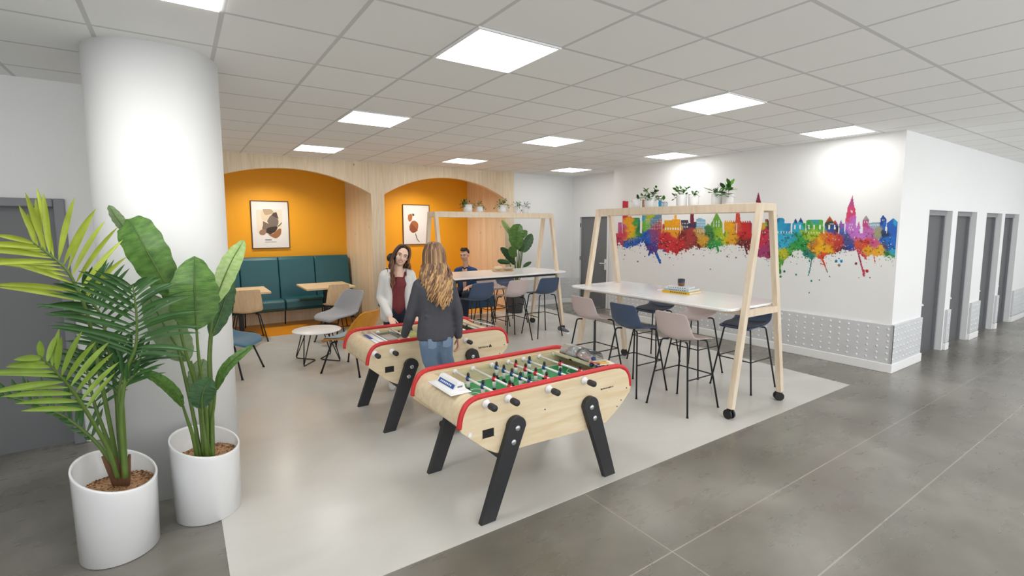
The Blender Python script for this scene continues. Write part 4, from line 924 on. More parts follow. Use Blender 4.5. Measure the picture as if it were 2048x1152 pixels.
# ------------------------------------------------------------------ people
RM = lambda v: [('REMESH', dict(mode='VOXEL', voxel_size=v, use_smooth_shade=True)), ('SMOOTH', dict(factor=.5, iterations=3))]
class Fig:
    def __init__(s, O, face): s.O = Vector(O); s.f = Vector((face[0], face[1], 0)).normalized(); s.r = Vector((s.f.y, -s.f.x, 0))
    def __call__(s, x, y, z): return s.r*x+s.f*y+Vector((0, 0, z))      # local to the person's Empty (at O)
def hand(b, wrist, d, palm, curl=.5, side=1, sc=1):
    """d: direction wrist->fingers, palm: palm normal, side: thumb side +-1"""
    wrist = Vector(wrist); d = Vector(d).normalized(); n = Vector(palm); n = (n-d*n.dot(d)).normalized(); u = d.cross(n)*side
    for k in (-1, -.33, .33, 1): b.caps(wrist+u*.014*k*sc, wrist+d*.075*sc+u*.028*k*sc, .014*sc, .011*sc, 10)
    for k, L in ((1, .066), (.33, .074), (-.33, .069), (-1, .055)):
        p = wrist+d*.078*sc+u*.028*k*sc; dd = d.copy(); pts = [p]
        for j, q in enumerate((.45, .32, .23)):
            a = curl*(.55+.35*j); dd = (dd*math.cos(a)+n*math.sin(a)).normalized(); p = p+dd*L*q*sc; pts.append(p)
        b.chain(pts, [.0095*sc, .009*sc, .0082*sc, .007*sc], 10)
    p = wrist+u*.022*sc+d*.02*sc; b.chain([p, p+(u*.75+d*.6+n*.25)*.035*sc, p+(u*.95+d*1.25+n*.5)*.05*sc], [.013*sc, .011*sc, .009*sc], 10)
def head_geo(b, c, fwd, up, sc=1):
    fwd = Vector(fwd).normalized(); up = Vector(up); up = (up-fwd*up.dot(fwd)).normalized(); rt = fwd.cross(up); M = Matrix((rt, fwd, up)).transposed(); P = lambda x, y, z: Vector(c)+M@Vector((x, y, z))*sc
    b.ell(P(0, -.012, .025), (.074*sc, .092*sc, .088*sc), 20, 14, M=M); b.ell(P(0, .022, -.030), (.060*sc, .064*sc, .078*sc), 18, 12, M=M)
    b.ell(P(0, .048, -.082), (.026*sc, .026*sc, .022*sc), 12, 8, M=M)                                   # chin
    b.caps(P(0, .084, .020), P(0, .103, -.022), .0085*sc, .013*sc, 10); b.ell(P(0, .088, -.027), (.017*sc, .014*sc, .010*sc), 10, 8, M=M)   # nose
    for s in (-1, 1):
        b.ell(P(s*.040, .062, -.022), (.022*sc, .018*sc, .022*sc), 10, 8, M=M)                         # cheek
        b.ell(P(s*.075, -.010, -.004), (.010*sc, .020*sc, .030*sc), 10, 8, M=M)                        # ear
        b.caps(P(s*.014, .083, .033), P(s*.050, .070, .034), .009*sc, .008*sc, 8)                      # brow ridge
    return P, M
def face(T, P, M, sc, brow, lips, smile=True, stubble=None):
    b = MB()
    for s in (-1, 1): b.ell(P(s*.030, .0785, .010), (.0135*sc, .008*sc, .0085*sc), 12, 8, M=M)
    e = b.build('eye', WHITE, T); e.name = 'eyes'
    b = MB()
    for s in (-1, 1): b.ell(P(s*.030, .0845, .009), (.0062*sc, .004*sc, .0066*sc), 10, 8, M=M)
    b.build('iris', mat('iris', '3a2a20', .3), e)
    b = MB()
    for s in (-1, 1): b.tube([P(s*.015, .091, .030), P(s*.030, .090, .036), P(s*.048, .078, .031)], [.0028*sc, .0034*sc, .002*sc], 8); b.tube([P(s*.017, .086, .015), P(s*.030, .0885, .019), P(s*.044, .079, .013)], .0018*sc, 6)
    b.build('eyebrows', brow, T)
    b = MB(); k = .008 if smile else 0
    up_ = [P(x, .088-abs(x)*.42, -.050+k*(abs(x)/.026)**2) for x in (-.026, -.015, 0, .015, .026)]; lo = [P(x, .087-abs(x)*.42, -.062+1.6*k*(abs(x)/.026)**2) for x in (-.026, -.015, 0, .015, .026)]
    b.tube(up_, [.002*sc, .0036*sc, .004*sc, .0036*sc, .002*sc], 8); b.tube(lo, [.002*sc, .004*sc, .0048*sc, .004*sc, .002*sc], 8); b.build('lips', lips, T)
    if smile: b = MB(); b.tube([P(x, .0885-abs(x)*.42, -.056+1.2*k*(abs(x)/.026)**2) for x in (-.018, -.009, 0, .009, .018)], [.002*sc, .0038*sc, .004*sc, .0038*sc, .002*sc], 8); b.build('teeth', WHITE, T)
    if stubble:
        b = MB(); b.ell(P(0, .030, -.056), (.0565*sc, .0625*sc, .052*sc), 16, 10, M=M); b.build('beard', stubble, T)
def hair_mat(name, z0, z1, top, bot):
    m, n, l, b = nm(name); tc = n.new('ShaderNodeTexCoord'); sx = n.new('ShaderNodeSeparateXYZ'); l.new(tc.outputs['Object'], sx.inputs[0])
    mr = n.new('ShaderNodeMapRange'); l.new(sx.outputs['Z'], mr.inputs[0]); mr.inputs[1].default_value = z0; mr.inputs[2].default_value = z1
    at_ = n.new('ShaderNodeAttribute'); at_.attribute_name = 'lock'; ad = M_(n, 'ADD', mr.outputs[0], M_(n, 'MULTIPLY', M_(n, 'SUBTRACT', at_.outputs['Fac'], .5, l), 1.3, l), l)
    r = n.new('ShaderNodeValToRGB'); l.new(ad, r.inputs[0]); r.color_ramp.elements[0].color = rgb(bot); r.color_ramp.elements[1].color = rgb(top); l.new(r.outputs[0], b.inputs['Base Color'])
    b.inputs['Roughness'].default_value = .42; return m
def long_hair(T, P, n, zend, width, colmat, seed, back=True, amp=.014, front=None, rad=(.009, .013), shoulder=None):
    """locks that follow the skull, then fall in waves to zend (local heights); P: head frame"""
    rr = random.Random(seed); b = MB(); vals = []
    for i in range(n):
        if front is None: a = rr.uniform(-1.75, 1.75)
        else: a = rr.uniform(*front)
        # angle measured from the back of the head; top start near the parting
        dx, dy = math.sin(a), -math.cos(a); lift = rr.uniform(0, 1)
        p0 = P(dx*.012, .02+dy*.02, .124); p1 = P(dx*.060, -.012+dy*.070, .108-.012*lift); p2 = P(dx*.089, -.014+dy*.106, .035); p3 = P(dx*.094, -.014+dy*.108, -.05)
        ze = zend+abs(rr.gauss(0, .04))+abs(a)*.075; pts = [p0, p1, p2, p3]; z = p3.z; q = p3.copy(); ph = rr.uniform(0, 6.28); fr = rr.uniform(38, 52); am = amp*rr.uniform(.6, 1.4); m = 9
        side = (P(1, 0, 0)-P(0, 0, 0)).normalized(); fw = (P(0, 1, 0)-P(0, 0, 0)).normalized(); side.z = 0; fw.z = 0
        for k in range(1, m+1):
            t = k/m; zz = z+(ze-z)*t; spread = width*math.sin(min(1, t*1.5)*PI/2)*(1-.9*max(0, t-.45))
            c = q+side*dx*spread+fw*(shoulder(t, a) if shoulder else -.01*t)
            c = Vector((c.x, c.y, zz))+side*am*t**.5*math.sin(ph+fr*(z-zz))*1.1+fw*am*t**.5*math.cos(ph+fr*(z-zz))*.7; pts.append(c)
        c = catmull(pts, 3); L = len(c); r0 = rr.uniform(*rad); rs = [r0*(1.15 if j < L*.35 else 1.0)*(1-.75*max(0, (j/L-.6)/.4)) for j in range(L)]
        f0 = len(b.b.faces); b.tube(c, rs, 6, flat=.6); b.b.faces.ensure_lookup_table(); v = rr.random(); vals += [v]*(len(b.b.faces)-f0)
    o = b.build('hair', colmat, T); at_ = o.data.attributes.new('lock', 'FLOAT', 'FACE')
    at_.data.foreach_set('value', vals[:len(o.data.polygons)]); return o

# --- woman in charcoal, back to the viewer
O = Vector((1.735, 3.70, 0.003)); F = Fig(O, (.12, .99)); T = thing('person', 'woman in charcoal shirt and blue jeans with long wavy hair, seen from behind', 'person', O)
Lw = Vector((1.575, 3.985, .825))-O; Le = F(-.195, .05, 1.03)
sk = MB()
sk.chain([F(0, -.01, 1.30), F(0, 0, 1.42), F(0, .01, 1.47)], [.06, .048, .05]); hc = F(.0, .02, 1.520); P, M = head_geo(sk, hc, F(-.12, .98, -.06), (0, 0, 1), .97)
sk.chain([F(0, 0, .90), F(0, .0, 1.05), F(0, -.005, 1.2), F(0, -.005, 1.28)], [.080, .075, .082, .075])
for s in (-1, 1):
    sk.chain([F(s*.04, 0, 1.33), F(s*.13, 0, 1.305)], [.045, .04]); sk.chain([F(s*.062, -.01, .84), F(s*.067+.012, -.012, .68), F(s*.066+.09, .005, .47), F(s*.062+.17, -.02, .09)], [.062, .048, .038, .030]); sk.caps(F(s*.06+.17, -.03, .05), F(s*.07+.17, .12, .035), .035, .03)
sk.chain([F(-.135, 0, 1.30), Le, Lw], [.038, .031, .023]); sk.chain([F(.135, 0, 1.30), F(.19, -.035, 1.05), F(.205, .0, .835)], [.038, .031, .023])
hand(sk, Lw+Vector((0, .01, -.005)), F(.12, .75, -.42), F(.1, .3, -.9), .45, 1, .92); hand(sk, F(.206, .0, .825), F(.02, .05, -1), F(-.95, .2, .1), .55, 1, .92)
sk.build('body', SKIN, T, mods=RM(.006))
face(T, P, M, .97, HAIRD, mat('lip_rose', 'b8605c', .4))
sh = MB()
for s in (-1, 1):
    sh.chain([F(s*.045, -.01, 1.33), F(s*.125, -.005, 1.30)], [.052, .052])
sh.lathe([(0, .838), (.150, .838), (.158, .85), (.156, .90), (.146, .98), (.138, 1.06), (.150, 1.14), (.163, 1.22), (.158, 1.28), (.12, 1.325), (.07, 1.35), (0, 1.352)], F(0, -.012, 0), 28, sy=.74, rot=math.atan2(F.r.y, F.r.x))
sh.chain([F(-.13, -.005, 1.295), Le, Lw.lerp(Le, .12)], [.053, .047, .035]); sh.chain([F(.13, -.005, 1.295), F(.19, -.035, 1.05), F(.205, -.002, .845)], [.053, .048, .036])
rq = random.Random(3)
for q in range(16):        # soft folds of the jersey
    z = rq.uniform(.90, 1.12); x = rq.uniform(-.06, .05); t = rq.choice((-1, 1)); sh.caps(F(x-.05, -.101+.25*abs(x), z), F(x+.06, -.104+.25*abs(x), z+.035*t), .010, .007, 8)
sh.build('shirt', SHIRT, T, mods=RM(.010)+[('DISPLACE', dict(strength=.018, mid_level=.5, texture=None))][:0])
je = MB()
for s in (-1, 1): je.chain([F(s*.048, -.005, .90), F(s*.060, -.03, .82), F(s*.067+.012, -.012, .68), F(s*.066+.09, .005, .47), F(s*.062+.17, -.02, .13)], [.082, .086, .066, .052, .043]); je.ell(F(s*.052, -.05, .825), (.064, .058, .07))
j = je.build('jeans', JEANS, T, mods=RM(.008))
for s in (-1, 1):
    b = MB(); pc = F(s*.062, -.112, .83); b.prism([(-.035, -.04), (0, -.052), (.035, -.04), (.037, .035), (-.037, .035)], -.002, .004, lambda p, q, t: tuple(pc+F.r*p+Vector((0, 0, q))-F.f*t)); b.build('back_pocket', mat('denim_pocket', '788ea8', .85, var=.2), j, bevel=.002)
b = MB()
for s in (-1, 1): b.chain([F(s*.062+.17, -.04, .045), F(s*.07+.17, .08, .035), F(s*.073+.17, .14, .03)], [.042, .04, .03])
b.build('shoes', BLACKW, T, mods=RM(.008))
HB = hair_mat('hair_blonde_ends', 1.14, 1.58, '6e5040', 'd2a873')
long_hair(T, P, 170, 1.10, .034, HB, 11, amp=.017, rad=(.006, .012), shoulder=lambda t, a: -.035*math.sin(min(1, t*1.6)*PI/2)-.02*t+.03*abs(a)*.3)
b = MB(); b.ell(P(0, -.022, .030), (.080, .094, .089), 24, 14, M=M); b.build('hair_crown', mat('hair_root', '7a5b46', .5, var=.3, scale=30, stretch=(1, 1, .3)), T)

# --- woman in white jacket facing the viewer
O = Vector((1.965, 5.12, .003)); F = Fig(O, (-.30, -.95)); T = thing('person', 'smiling woman in open white jacket and maroon top with long brown hair', 'person', O)
fh = F(.10, .95, -.22); fh = (Vector((1.72, 3.9, 1.42))-Vector((1.95, 5.1, 1.47))).normalized()+F.r*.12
sk = MB(); sk.chain([F(0, .0, 1.24), F(-.01, .015, 1.34), F(-.03, .03, 1.40)], [.075, .046, .048]); hc = F(-.045, .045, 1.452)
P, M = head_geo(sk, hc, fh, F(-.34, -.02, 1), .97)
sk.chain([F(0, 0, .88), F(0, .0, 1.02), F(0, .005, 1.15), F(0, .0, 1.24)], [.080, .074, .088, .08])
for s in (-1, 1):
    sk.chain([F(s*.04, 0, 1.265), F(s*.12, 0, 1.235)], [.045, .038]); sk.chain([F(s*.075, -.01, .84), F(s*.085, 0, .46), F(s*.08, -.02, .09)], [.072, .048, .035]); sk.caps(F(s*.08, -.03, .05), F(s*.09, .12, .035), .035, .03)
Rw = Vector((1.765, 4.84, .84))-O; Re = F(.185, -.01, 1.0); Lw = F(-.15, .28, .84); Le = F(-.18, .04, 1.0)
sk.chain([F(.125, 0, 1.235), Re, Rw], [.037, .031, .023]); sk.chain([F(-.125, 0, 1.235), Le, Lw], [.037, .031, .023])
hand(sk, Rw, Vector((.0, -.75, -.42)), Vector((0, -.3, -.95)), .4, 1, .9); hand(sk, Lw, Vector((0, -.75, -.42)), Vector((0, -.3, -.95)), .4, -1, .9)
sk.build('body', SKIN2, T, mods=RM(.006)); face(T, P, M, .97, HAIRD, mat('lip_pink', 'c0605f', .4))
tp = MB(); tp.chain([F(0, .025, 1.145), F(0, .012, 1.03), F(0, .008, .95), F(0, .006, .90)], [.103, .094, .100, .104])
for s in (-1, 1): tp.ell(F(s*.055, .062, 1.145), (.05, .048, .05)); tp.chain([F(s*.066, .085, 1.17), F(s*.078, .035, 1.27), F(s*.07, -.05, 1.25)], [.014, .013, .014])
tp.build('top', MAROON, T, mods=RM(.007))
jk = MB()
for s in (-1, 1):
    jk.chain([F(s*.085, -.015, 1.27), F(s*.135, -.002, 1.245)], [.046, .055]); jk.chain([F(s*.115, .0, 1.22), F(s*.115, .01, 1.05), F(s*.125, .035, .90), F(s*.13, .045, .80)], [.072, .068, .072, .066])
    jk.chain([F(s*.10, .055, 1.20), F(s*.105, .07, 1.02), F(s*.115, .09, .82)], [.042, .045, .042])
jk.chain([F(0, -.07, 1.25), F(0, -.06, 1.05), F(0, -.055, .82)], [.075, .08, .085])
jk.chain([F(.14, 0, 1.235), Re, Rw.lerp(Re, .1)], [.056, .050, .040]); jk.chain([F(-.14, 0, 1.235), Le, Lw.lerp(Le, .1)], [.056, .050, .040])
jo = jk.build('jacket', JACKET, T, mods=RM(.009))
b = MB(); b.tube(bend([F(-.075, .085, 1.08), F(-.085, .075, 1.22), F(-.09, .02, 1.31), F(-.085, -.05, 1.28)], .03), .008, 8, flat=.4); b.tube(bend([F(.10, .075, 1.10), F(.11, .06, 1.24), F(.105, .0, 1.325), F(.10, -.05, 1.28)], .03), .006, 8, flat=.4); b.build('bag_strap', BLACK, T)
je = MB()
for s in (-1, 1): je.chain([F(s*.052, .0, .87), F(s*.07, -.01, .80), F(s*.08, -.005, .65), F(s*.086, .0, .46), F(s*.082, -.02, .12)], [.092, .096, .082, .06, .048])
je.build('jeans', JEANSD, T, mods=RM(.009))
b = MB()
for s in (-1, 1): b.chain([F(s*.083, -.04, .045), F(s*.09, .08, .035), F(s*.093, .14, .03)], [.042, .04, .03])
b.build('shoes', WHITE, T, mods=RM(.008))
HD = hair_mat('hair_brown_ends', 1.02, 1.46, '4a342a', 'b07c50')
b = MB(); b.ell(P(0, -.026, .032), (.083, .090, .092), 24, 14, M=M); b.build('hair_crown', mat('hair_root_dark', '4a342a', .45, var=.3, scale=30, stretch=(1, 1, .3)), T)
long_hair(T, P, 70, 1.10, .03, HD, 5, amp=.012, front=(-1.4, 1.4), rad=(.010, .014), shoulder=lambda t, a: -.02*t)
long_hair(T, P, 46, .985, .012, HD, 8, amp=.012, front=(1.45, 2.15), rad=(.009, .012), shoulder=lambda t, a: .075*math.sin(min(1, t*1.5)*PI/2))
long_hair(T, P, 26, 1.17, .012, HD, 9, amp=.012, front=(-2.05, -1.45), rad=(.009, .012), shoulder=lambda t, a: -.02*t)

# --- seated man in blue shirt, and a person almost hidden in the right arch
def seated(label, O, face_, hd, shirt, trousers, hairm, hc_, beard=None, zs=.44):
    O = Vector(O); F = Fig(O, face_); T = thing('person', label, 'person', O); sk = MB()
    sk.chain([F(0, 0, zs+.10), F(0, .02, zs+.30), F(0, .03, zs+.48)], [.11, .10, .09]); hd_ = F(0, .085, hc_)
    sk.chain([F(0, .03, zs+.52), F(0, .055, hc_-.12), F(0, .07, hc_-.06)], [.06, .055, .055]); P, M = head_geo(sk, hd_, hd, (0, 0, 1), 1.06)
    for s in (-1, 1):
        sk.chain([F(s*.05, .03, zs+.50), F(s*.17, .03, zs+.48)], [.055, .05]); sk.chain([F(s*.18, .03, zs+.47), F(s*.23, .08, zs+.22), F(s*.14, .30, zs+.20)], [.045, .038, .027])
        sk.chain([F(s*.09, .02, zs+.09), F(s*.13, .42, zs+.08), F(s*.13, .42, .09)], [.085, .06, .04]); sk.caps(F(s*.13, .40, .05), F(s*.14, .56, .035), .035, .03)
        hand(sk, F(s*.14, .30, zs+.20), F(-s*.3, .8, -.3), F(-s*.2, -.2, -.9), .5, -s, 1.0)
    sk.build('body', SKIN, T, mods=RM(.0085)); face(T, P, M, 1.06, hairm, mat('lip_soft', 'a8605a', .5), beard is None, beard)
    b = MB()
    for s in (-1, 1): b.chain([F(s*.06, .03, zs+.50), F(s*.165, .03, zs+.475)], [.07, .068]); b.chain([F(s*.065, .01, zs+.12), F(s*.07, .02, zs+.28), F(s*.07, .03, zs+.42)], [.105, .098, .10]); b.chain([F(s*.175, .03, zs+.47), F(s*.23, .08, zs+.235)], [.066, .056])
    b.build('shirt', shirt, T, mods=RM(.011)); b = MB(); b.tube([F(-.05, .01, zs+.575), F(0, -.04, zs+.59), F(.05, .01, zs+.575), F(.03, .09, zs+.54), F(0, .11, zs+.52), F(-.03, .09, zs+.54)], .014, 8, closed=True); b.build('collar', JEANSD, T)
    b = MB()
    for s in (-1, 1): b.chain([F(s*.09, .02, zs+.085), F(s*.13, .42, zs+.08), F(s*.13, .42, .13)], [.10, .075, .055])
    b.build('trousers', trousers, T, mods=RM(.011)); b = MB()
    for s in (-1, 1): b.chain([F(s*.13, .38, .045), F(s*.14, .50, .038), F(s*.145, .57, .03)], [.045, .042, .032])
    b.build('shoes', BLACKW, T, mods=RM(.01))
    b = MB(); b.ell(P(0, -.028, .040), (.083, .092, .088), 20, 12, M=M); b.ell(P(0, .03, .098), (.06, .05, .026), 16, 8, M=M); rr = random.Random(2)
    for i in range(60): q = P(rr.uniform(-.05, .05), rr.uniform(-.03, .07), .10); b.tube([q, q+Vector((rr.uniform(-.01, .01), rr.uniform(-.01, .01), .035))], [.006, .003], 5)
    b.build('hair', hairm, T); return T
seated('man with short dark hair in a blue shirt, seated beyond the far high table', (4.56, 8.28, 0.003), (-.75, -.66), Vector((-.85, -.62, -.22)), BLUESH, JEANSD, HAIRK, 1.225)
seated('dark haired person almost hidden behind the woman in the white jacket', (3.02, 8.28, 0.003), (.9, -.4), Vector((.9, -.5, -.1)), mat('dark_shirt', '2a2a30', .9), JEANSD, HAIRK, 1.17)
T = thing('stool', 'low stool under the hidden person in the right arch', 'stool', (3.02, 8.28, .003)); b = MB(); b.lathe([(0, .38), (.19, .38), (.2, .40), (.19, .435), (0, .437)], seg=24); b.build('seat', TEAL, T)
b = MB(); b.cyl((0, 0, 0), (0, 0, .38), .03); b.lathe([(0, 0), (.18, 0), (.17, .01), (0, .012)], seg=24); b.build('leg', BLACK, T)

# ------------------------------------------------------------------ large plants
def planter(label, x, y, rz, tilt):
    T = thing('planter', label, 'planter', (x, y, .0), rz); a, b_ = .185, .20; h = .455; b = MB()
    b.lathe([(0, .004), (.90, .0), (.955, .006), (1.0, h-.03), (1.01, h-.008), (1.0, h), (.955, h), (.945, h-.01), (.93, .28), (0, .28)], seg=64, sx=a, sy=b_)
    for v in b.b.verts:
        if v.co.z > .2: v.co.z -= tilt*(v.co.x*cr.x+v.co.y*cr.y)*(v.co.z-.2)/.25
    b.build('pot', POTW, T)
    b = MB(); rr = random.Random(int(x*100)); b.lathe([(0, .365), (.5, .362), (.93, .352), (.93, .30)], seg=40, sx=a, sy=b_); 
    for i in range(520):
        r_ = math.sqrt(rr.random())*.9; t = rr.uniform(0, 2*PI); b.ell((r_*a*math.cos(t), r_*b_*math.sin(t), .364-.008*r_), (rr.uniform(.004, .008), rr.uniform(.004, .007), rr.uniform(.003, .006)), 6, 4, mi=rr.randrange(3))
    g = b.build('gravel', [PEB, mat('pebble_light', 'd2ab82', .8), mat('pebble_dark', '7d553c', .8)], T); g['kind'] = 'stuff'
    return T
POT1 = planter('tall white planter holding the palm, nearest the photographer', -.355, 3.345, 0, .36)
POT2 = planter('tall white planter holding the broad-leaved plant against the round column', .070, 3.50, 0, .28)
def blade(b, P0, P1, bow, width, side, nseg=9, fold=.25, mi=0, mib=None, tipr=.9, wav=0, ph=0):
    """a lanceolate leaf from P0 to P1, midrib bowed by vector bow, half-width width along side"""
    g = []; n = nseg
    for i in range(n+1):
        t = i/n; c = P0.lerp(P1, t)+bow*4*t*(1-t); w_ = width*(math.sin(PI*min(1, t**tipr))**.75 if 0 < t < 1 else 0)+.0006
        d = (P1-P0).normalized(); nr = side.cross(d).normalized(); ww = wav*math.sin(t*26+ph)
        g.append([b.b.verts.new(c-side*w_+nr*(fold*w_+ww)), b.b.verts.new(c-side*w_*.5+nr*fold*w_*.35), b.b.verts.new(c), b.b.verts.new(c+side*w_*.5+nr*fold*w_*.35), b.b.verts.new(c+side*w_+nr*(fold*w_-ww))])
    for i in range(n):
        for k in range(4): f = b.b.faces.new((g[i][k], g[i][k+1], g[i+1][k+1], g[i+1][k])); f.material_index = mi; f.smooth = True
def vd(p): return (Vector((0, 0, H))-p).normalized()
def frond(T, pts, stem_from, L, ang, col, seed, n=15, wd=.011, sides=(1, 1), gravity=.10, tipl=.6):
    """rachis through pts; leaflets start after fraction stem_from"""
    c = catmull(pts, 8); o_ = T.matrix_basis.translation; N = len(c); rr = random.Random(seed); b = MB()
    b.tube([p-o_ for p in c], [.011*(1-.8*i/N)+.0012 for i in range(N)], 7); st = b.build('frond_stem', STEM, T)
    b = MB(); view = vd(c[N//2])
    for i in range(n):
        t = stem_from+(1-stem_from)*(i+.5)/n; k = min(N-2, int(t*(N-1))); p = c[k].lerp(c[k+1], t*(N-1)-k); tg = (c[k+1]-c[max(0, k-1)]).normalized(); sd = tg.cross(view).normalized()
        u = (t-stem_from)/(1-stem_from); Lf = L*(.72+.5*math.sin(PI*min(1, u*.9+.12)))*(1-(1-tipl)*u**3)
        for s, on in ((1, sides[0]), (-1, sides[1])):
            if not on: continue
            a = math.radians(ang*(1-.45*u)+rr.uniform(-9, 9)); dep = view*rr.uniform(-.35, .45)
            d = (tg*math.cos(a)+sd*s*math.sin(a)+dep).normalized(); q = p+d*Lf*on*rr.uniform(.88, 1.08)
            blade(b, p-o_, q-o_-Vector((0, 0, gravity*Lf)), Vector((0, 0, gravity*Lf*.45)), wd*rr.uniform(.85, 1.15), (d.cross(view)).normalized()*.9+view*.25, 8, .35)
    b.build('leaflets', col, st)
YP = 3.33
def pl(l, y=YP, dy=0):
    r_ = []; n = len(l)
    for i, (px, py) in enumerate(l): r_.append(at(px, py, y=y+dy*i/(n-1)))
    return r_
PA = thing('palm_plant', 'feathery green palm growing in the nearest white planter', 'plant', (-.355, 3.345, .36))
frond(PA, pl([(240, 955), (222, 860), (190, 700), (172, 620), (139, 548), (100, 510), (66, 485)], dy=-.12), .52, .34, 56, mat('palm_gold', 'a2b23a', .42, var=.4, scale=10), 1, n=13, wd=.013)
frond(PA, pl([(244, 955), (240, 860), (225, 740), (205, 640), (180, 600), (165, 575)], y=3.40, dy=0), .42, .25, 62, PALMG, 2, n=15, sides=(1, .75))
frond(PA, pl([(250, 955), (242, 830), (255, 740), (272, 690), (273, 630), (266, 572)], y=3.22, dy=-.1), .50, .30, 74, PALMG, 3, n=17, wd=.011, sides=(.85, 1.15), gravity=.14)
frond(PA, pl([(236, 955), (217, 900), (180, 834), (144, 780), (113, 744), (79, 712)], y=3.25, dy=-.25), .42, .235, 58, mat('palm_lime', '7f9c36', .42, var=.4, scale=10), 4, n=10, wd=.013)
frond(PA, pl([(232, 950), (205, 900), (168, 862), (120, 828), (55, 803), (-20, 785)], y=3.40, dy=.1), .30, .16, 52, PALMG, 5, n=14, wd=.010, sides=(1, .25), gravity=-.05)
frond(PA, pl([(240, 950), (215, 880), (190, 810), (176, 750), (167, 705)], y=3.36), .45, .19, 62, PALMG, 6, n=12, wd=.009)
frond(PA, pl([(254, 955), (244, 850), (238, 790), (250, 740), (290, 705)], y=3.30, dy=-.05), .50, .20, 48, LEAFD, 7, n=9, wd=.010)
frond(PA, pl([(252, 955), (247, 850), (245, 790), (255, 765), (275, 745)], y=3.26, dy=-.1), .62, .17, 38, PALMG, 8, n=5, wd=.008)
frond(PA, pl([(246, 955), (236, 850), (232, 770), (222, 735), (215, 690)], y=3.42), .55, .18, 50, LEAFD, 9, n=8, wd=.010)
b = MB(); o_ = PA.location
for px0, px1, h_ in ((232, 205, .13), (240, 232, .12), (252, 259, .14), (247, 243, .10)):
    p, q = at(px0, 962, y=3.30), at(px1, 962-h_*380, y=3.30); b.tube([p-o_-Vector((0, 0, .02)), p.lerp(q, .5)-o_, q-o_], [.017, .014, .006], 8)
b.build('stem_base', BARK, PA)
# broad-leaved plant
PB = thing('broadleaf_plant', 'tall plant with large paddle leaves in the white planter by the column', 'plant', (.058, 3.50, .36))
def leafmat(name, a, b2):
    m, n, l, b = nm(name); tc = n.new('ShaderNodeTexCoord'); uv = n.new('ShaderNodeSeparateXYZ'); l.new(tc.outputs['UV'], uv.inputs[0])
    wv = n.new('ShaderNodeTexWave'); wv.inputs['Scale'].default_value = 6; wv.inputs['Distortion'].default_value = 1.0; wv.bands_direction = 'Y'; l.new(tc.outputs['UV'], wv.inputs[0])
    no = n.new('ShaderNodeTexNoise'); no.inputs['Scale'].default_value = 3.; l.new(tc.outputs['UV'], no.inputs[0])
    r = n.new('ShaderNodeValToRGB'); l.new(M_(n, 'ADD', M_(n, 'MULTIPLY', wv.outputs['Fac'], .25, l), M_(n, 'MULTIPLY', no.outputs[0], .75, l), l), r.inputs[0]); r.color_ramp.elements[0].position = .3; r.color_ramp.elements[1].position = .75
    r.color_ramp.elements[0].color = rgb(a); r.color_ramp.elements[1].color = rgb(b2)
    rib = M_(n, 'LESS_THAN', M_(n, 'ABSOLUTE', M_(n, 'SUBTRACT', uv.outputs['X'], .5, l), None, l), .02, l)
    mx = n.new('ShaderNodeMix'); mx.data_type = 'RGBA'; l.new(rib, mx.inputs[0]); l.new(r.outputs[0], mx.inputs[6]); mx.inputs[7].default_value = rgb('2f5a20'); l.new(mx.outputs[2], b.inputs['Base Color'])
    bp = n.new('ShaderNodeBump'); bp.inputs['Strength'].default_value = .35; bp.inputs['Distance'].default_value = .006; l.new(wv.outputs['Fac'], bp.inputs['Height']); l.new(bp.outputs[0], b.inputs['Normal']); b.inputs['Roughness'].default_value = .38
    return m
LM1, LM2, LM3, LM4 = leafmat('paddle_green', '2c5a1e', '719c44'), leafmat('paddle_dark', '1f4526', '4a7640'), leafmat('paddle_light', '8db35c', 'c3d89a'), leafmat('paddle_grey', '7f9a68', '9db388')
def paddle(T, stem, mid, width, m, yaw=0, fold=.16, cup=.0, wav=.004, seed=1, ymid=None, blunt=.55):
    """stem: points from soil to leaf base; mid: points along the midrib (3D)"""
    o_ = T.location; b = MB(); S = catmull(stem, 6); n = len(S)
    b.tube([p-o_ for p in S], [.012-.006*i/n for i in range(n)], 8); st = b.build('leaf_stalk', STEM, T)
    c = catmull(mid, 8); n = len(c); b = MB(); uvl = b.b.loops.layers.uv.new('UVMap'); g = []; K = 10; rr = random.Random(seed); ph = rr.uniform(0, 6)
    for i, p in enumerate(c):
        t = i/(n-1); tg = (c[min(i+1, n-1)]-c[max(i-1, 0)]).normalized(); v = vd(p); sd = tg.cross(v).normalized(); sd = (sd*math.cos(yaw)+v*math.sin(yaw)).normalized(); nr = sd.cross(tg).normalized()
        w_ = width*(max(0, 1-abs((t-blunt*.9)/(1-blunt*.9 if t > blunt*.9 else blunt*.9))**2.3))**.62 if 0 < t < 1 else 0; w_ = max(w_, .0008); row = []
        for k in range(K+1):
            s = -1+2*k/K; row.append((b.b.verts.new(p-o_+sd*s*w_*(1-.04*math.sin(t*37+ph+s))-nr*(fold*w_*(1-abs(s))*-1+fold*w_)+nr*wav*abs(s)**2*math.sin(t*40+ph+2*s)), (k/K, t*6)))
        g.append(row)
    for i in range(n-1):
        for k in range(K):
            q = (g[i][k], g[i][k+1], g[i+1][k+1], g[i+1][k]); f = b.b.faces.new([x[0] for x in q]); f.smooth = True
            for lp, x in zip(f.loops, q): lp[uvl].uv = x[1]
    b.build('leaf_blade', m, st)
    b = MB(); b.tube([p-o_+vd(p)*.002 for p in c[:int(n*.9)]], [.0045*(1-.8*i/n) for i in range(int(n*.9))], 6); b.build('midrib', STEM, st)
yb = 3.42
A3 = lambda px, py, y: at(px, py, y=y)
base = [A3(x, 918, 3.40) for x in (395, 402, 408, 414, 420, 426)]
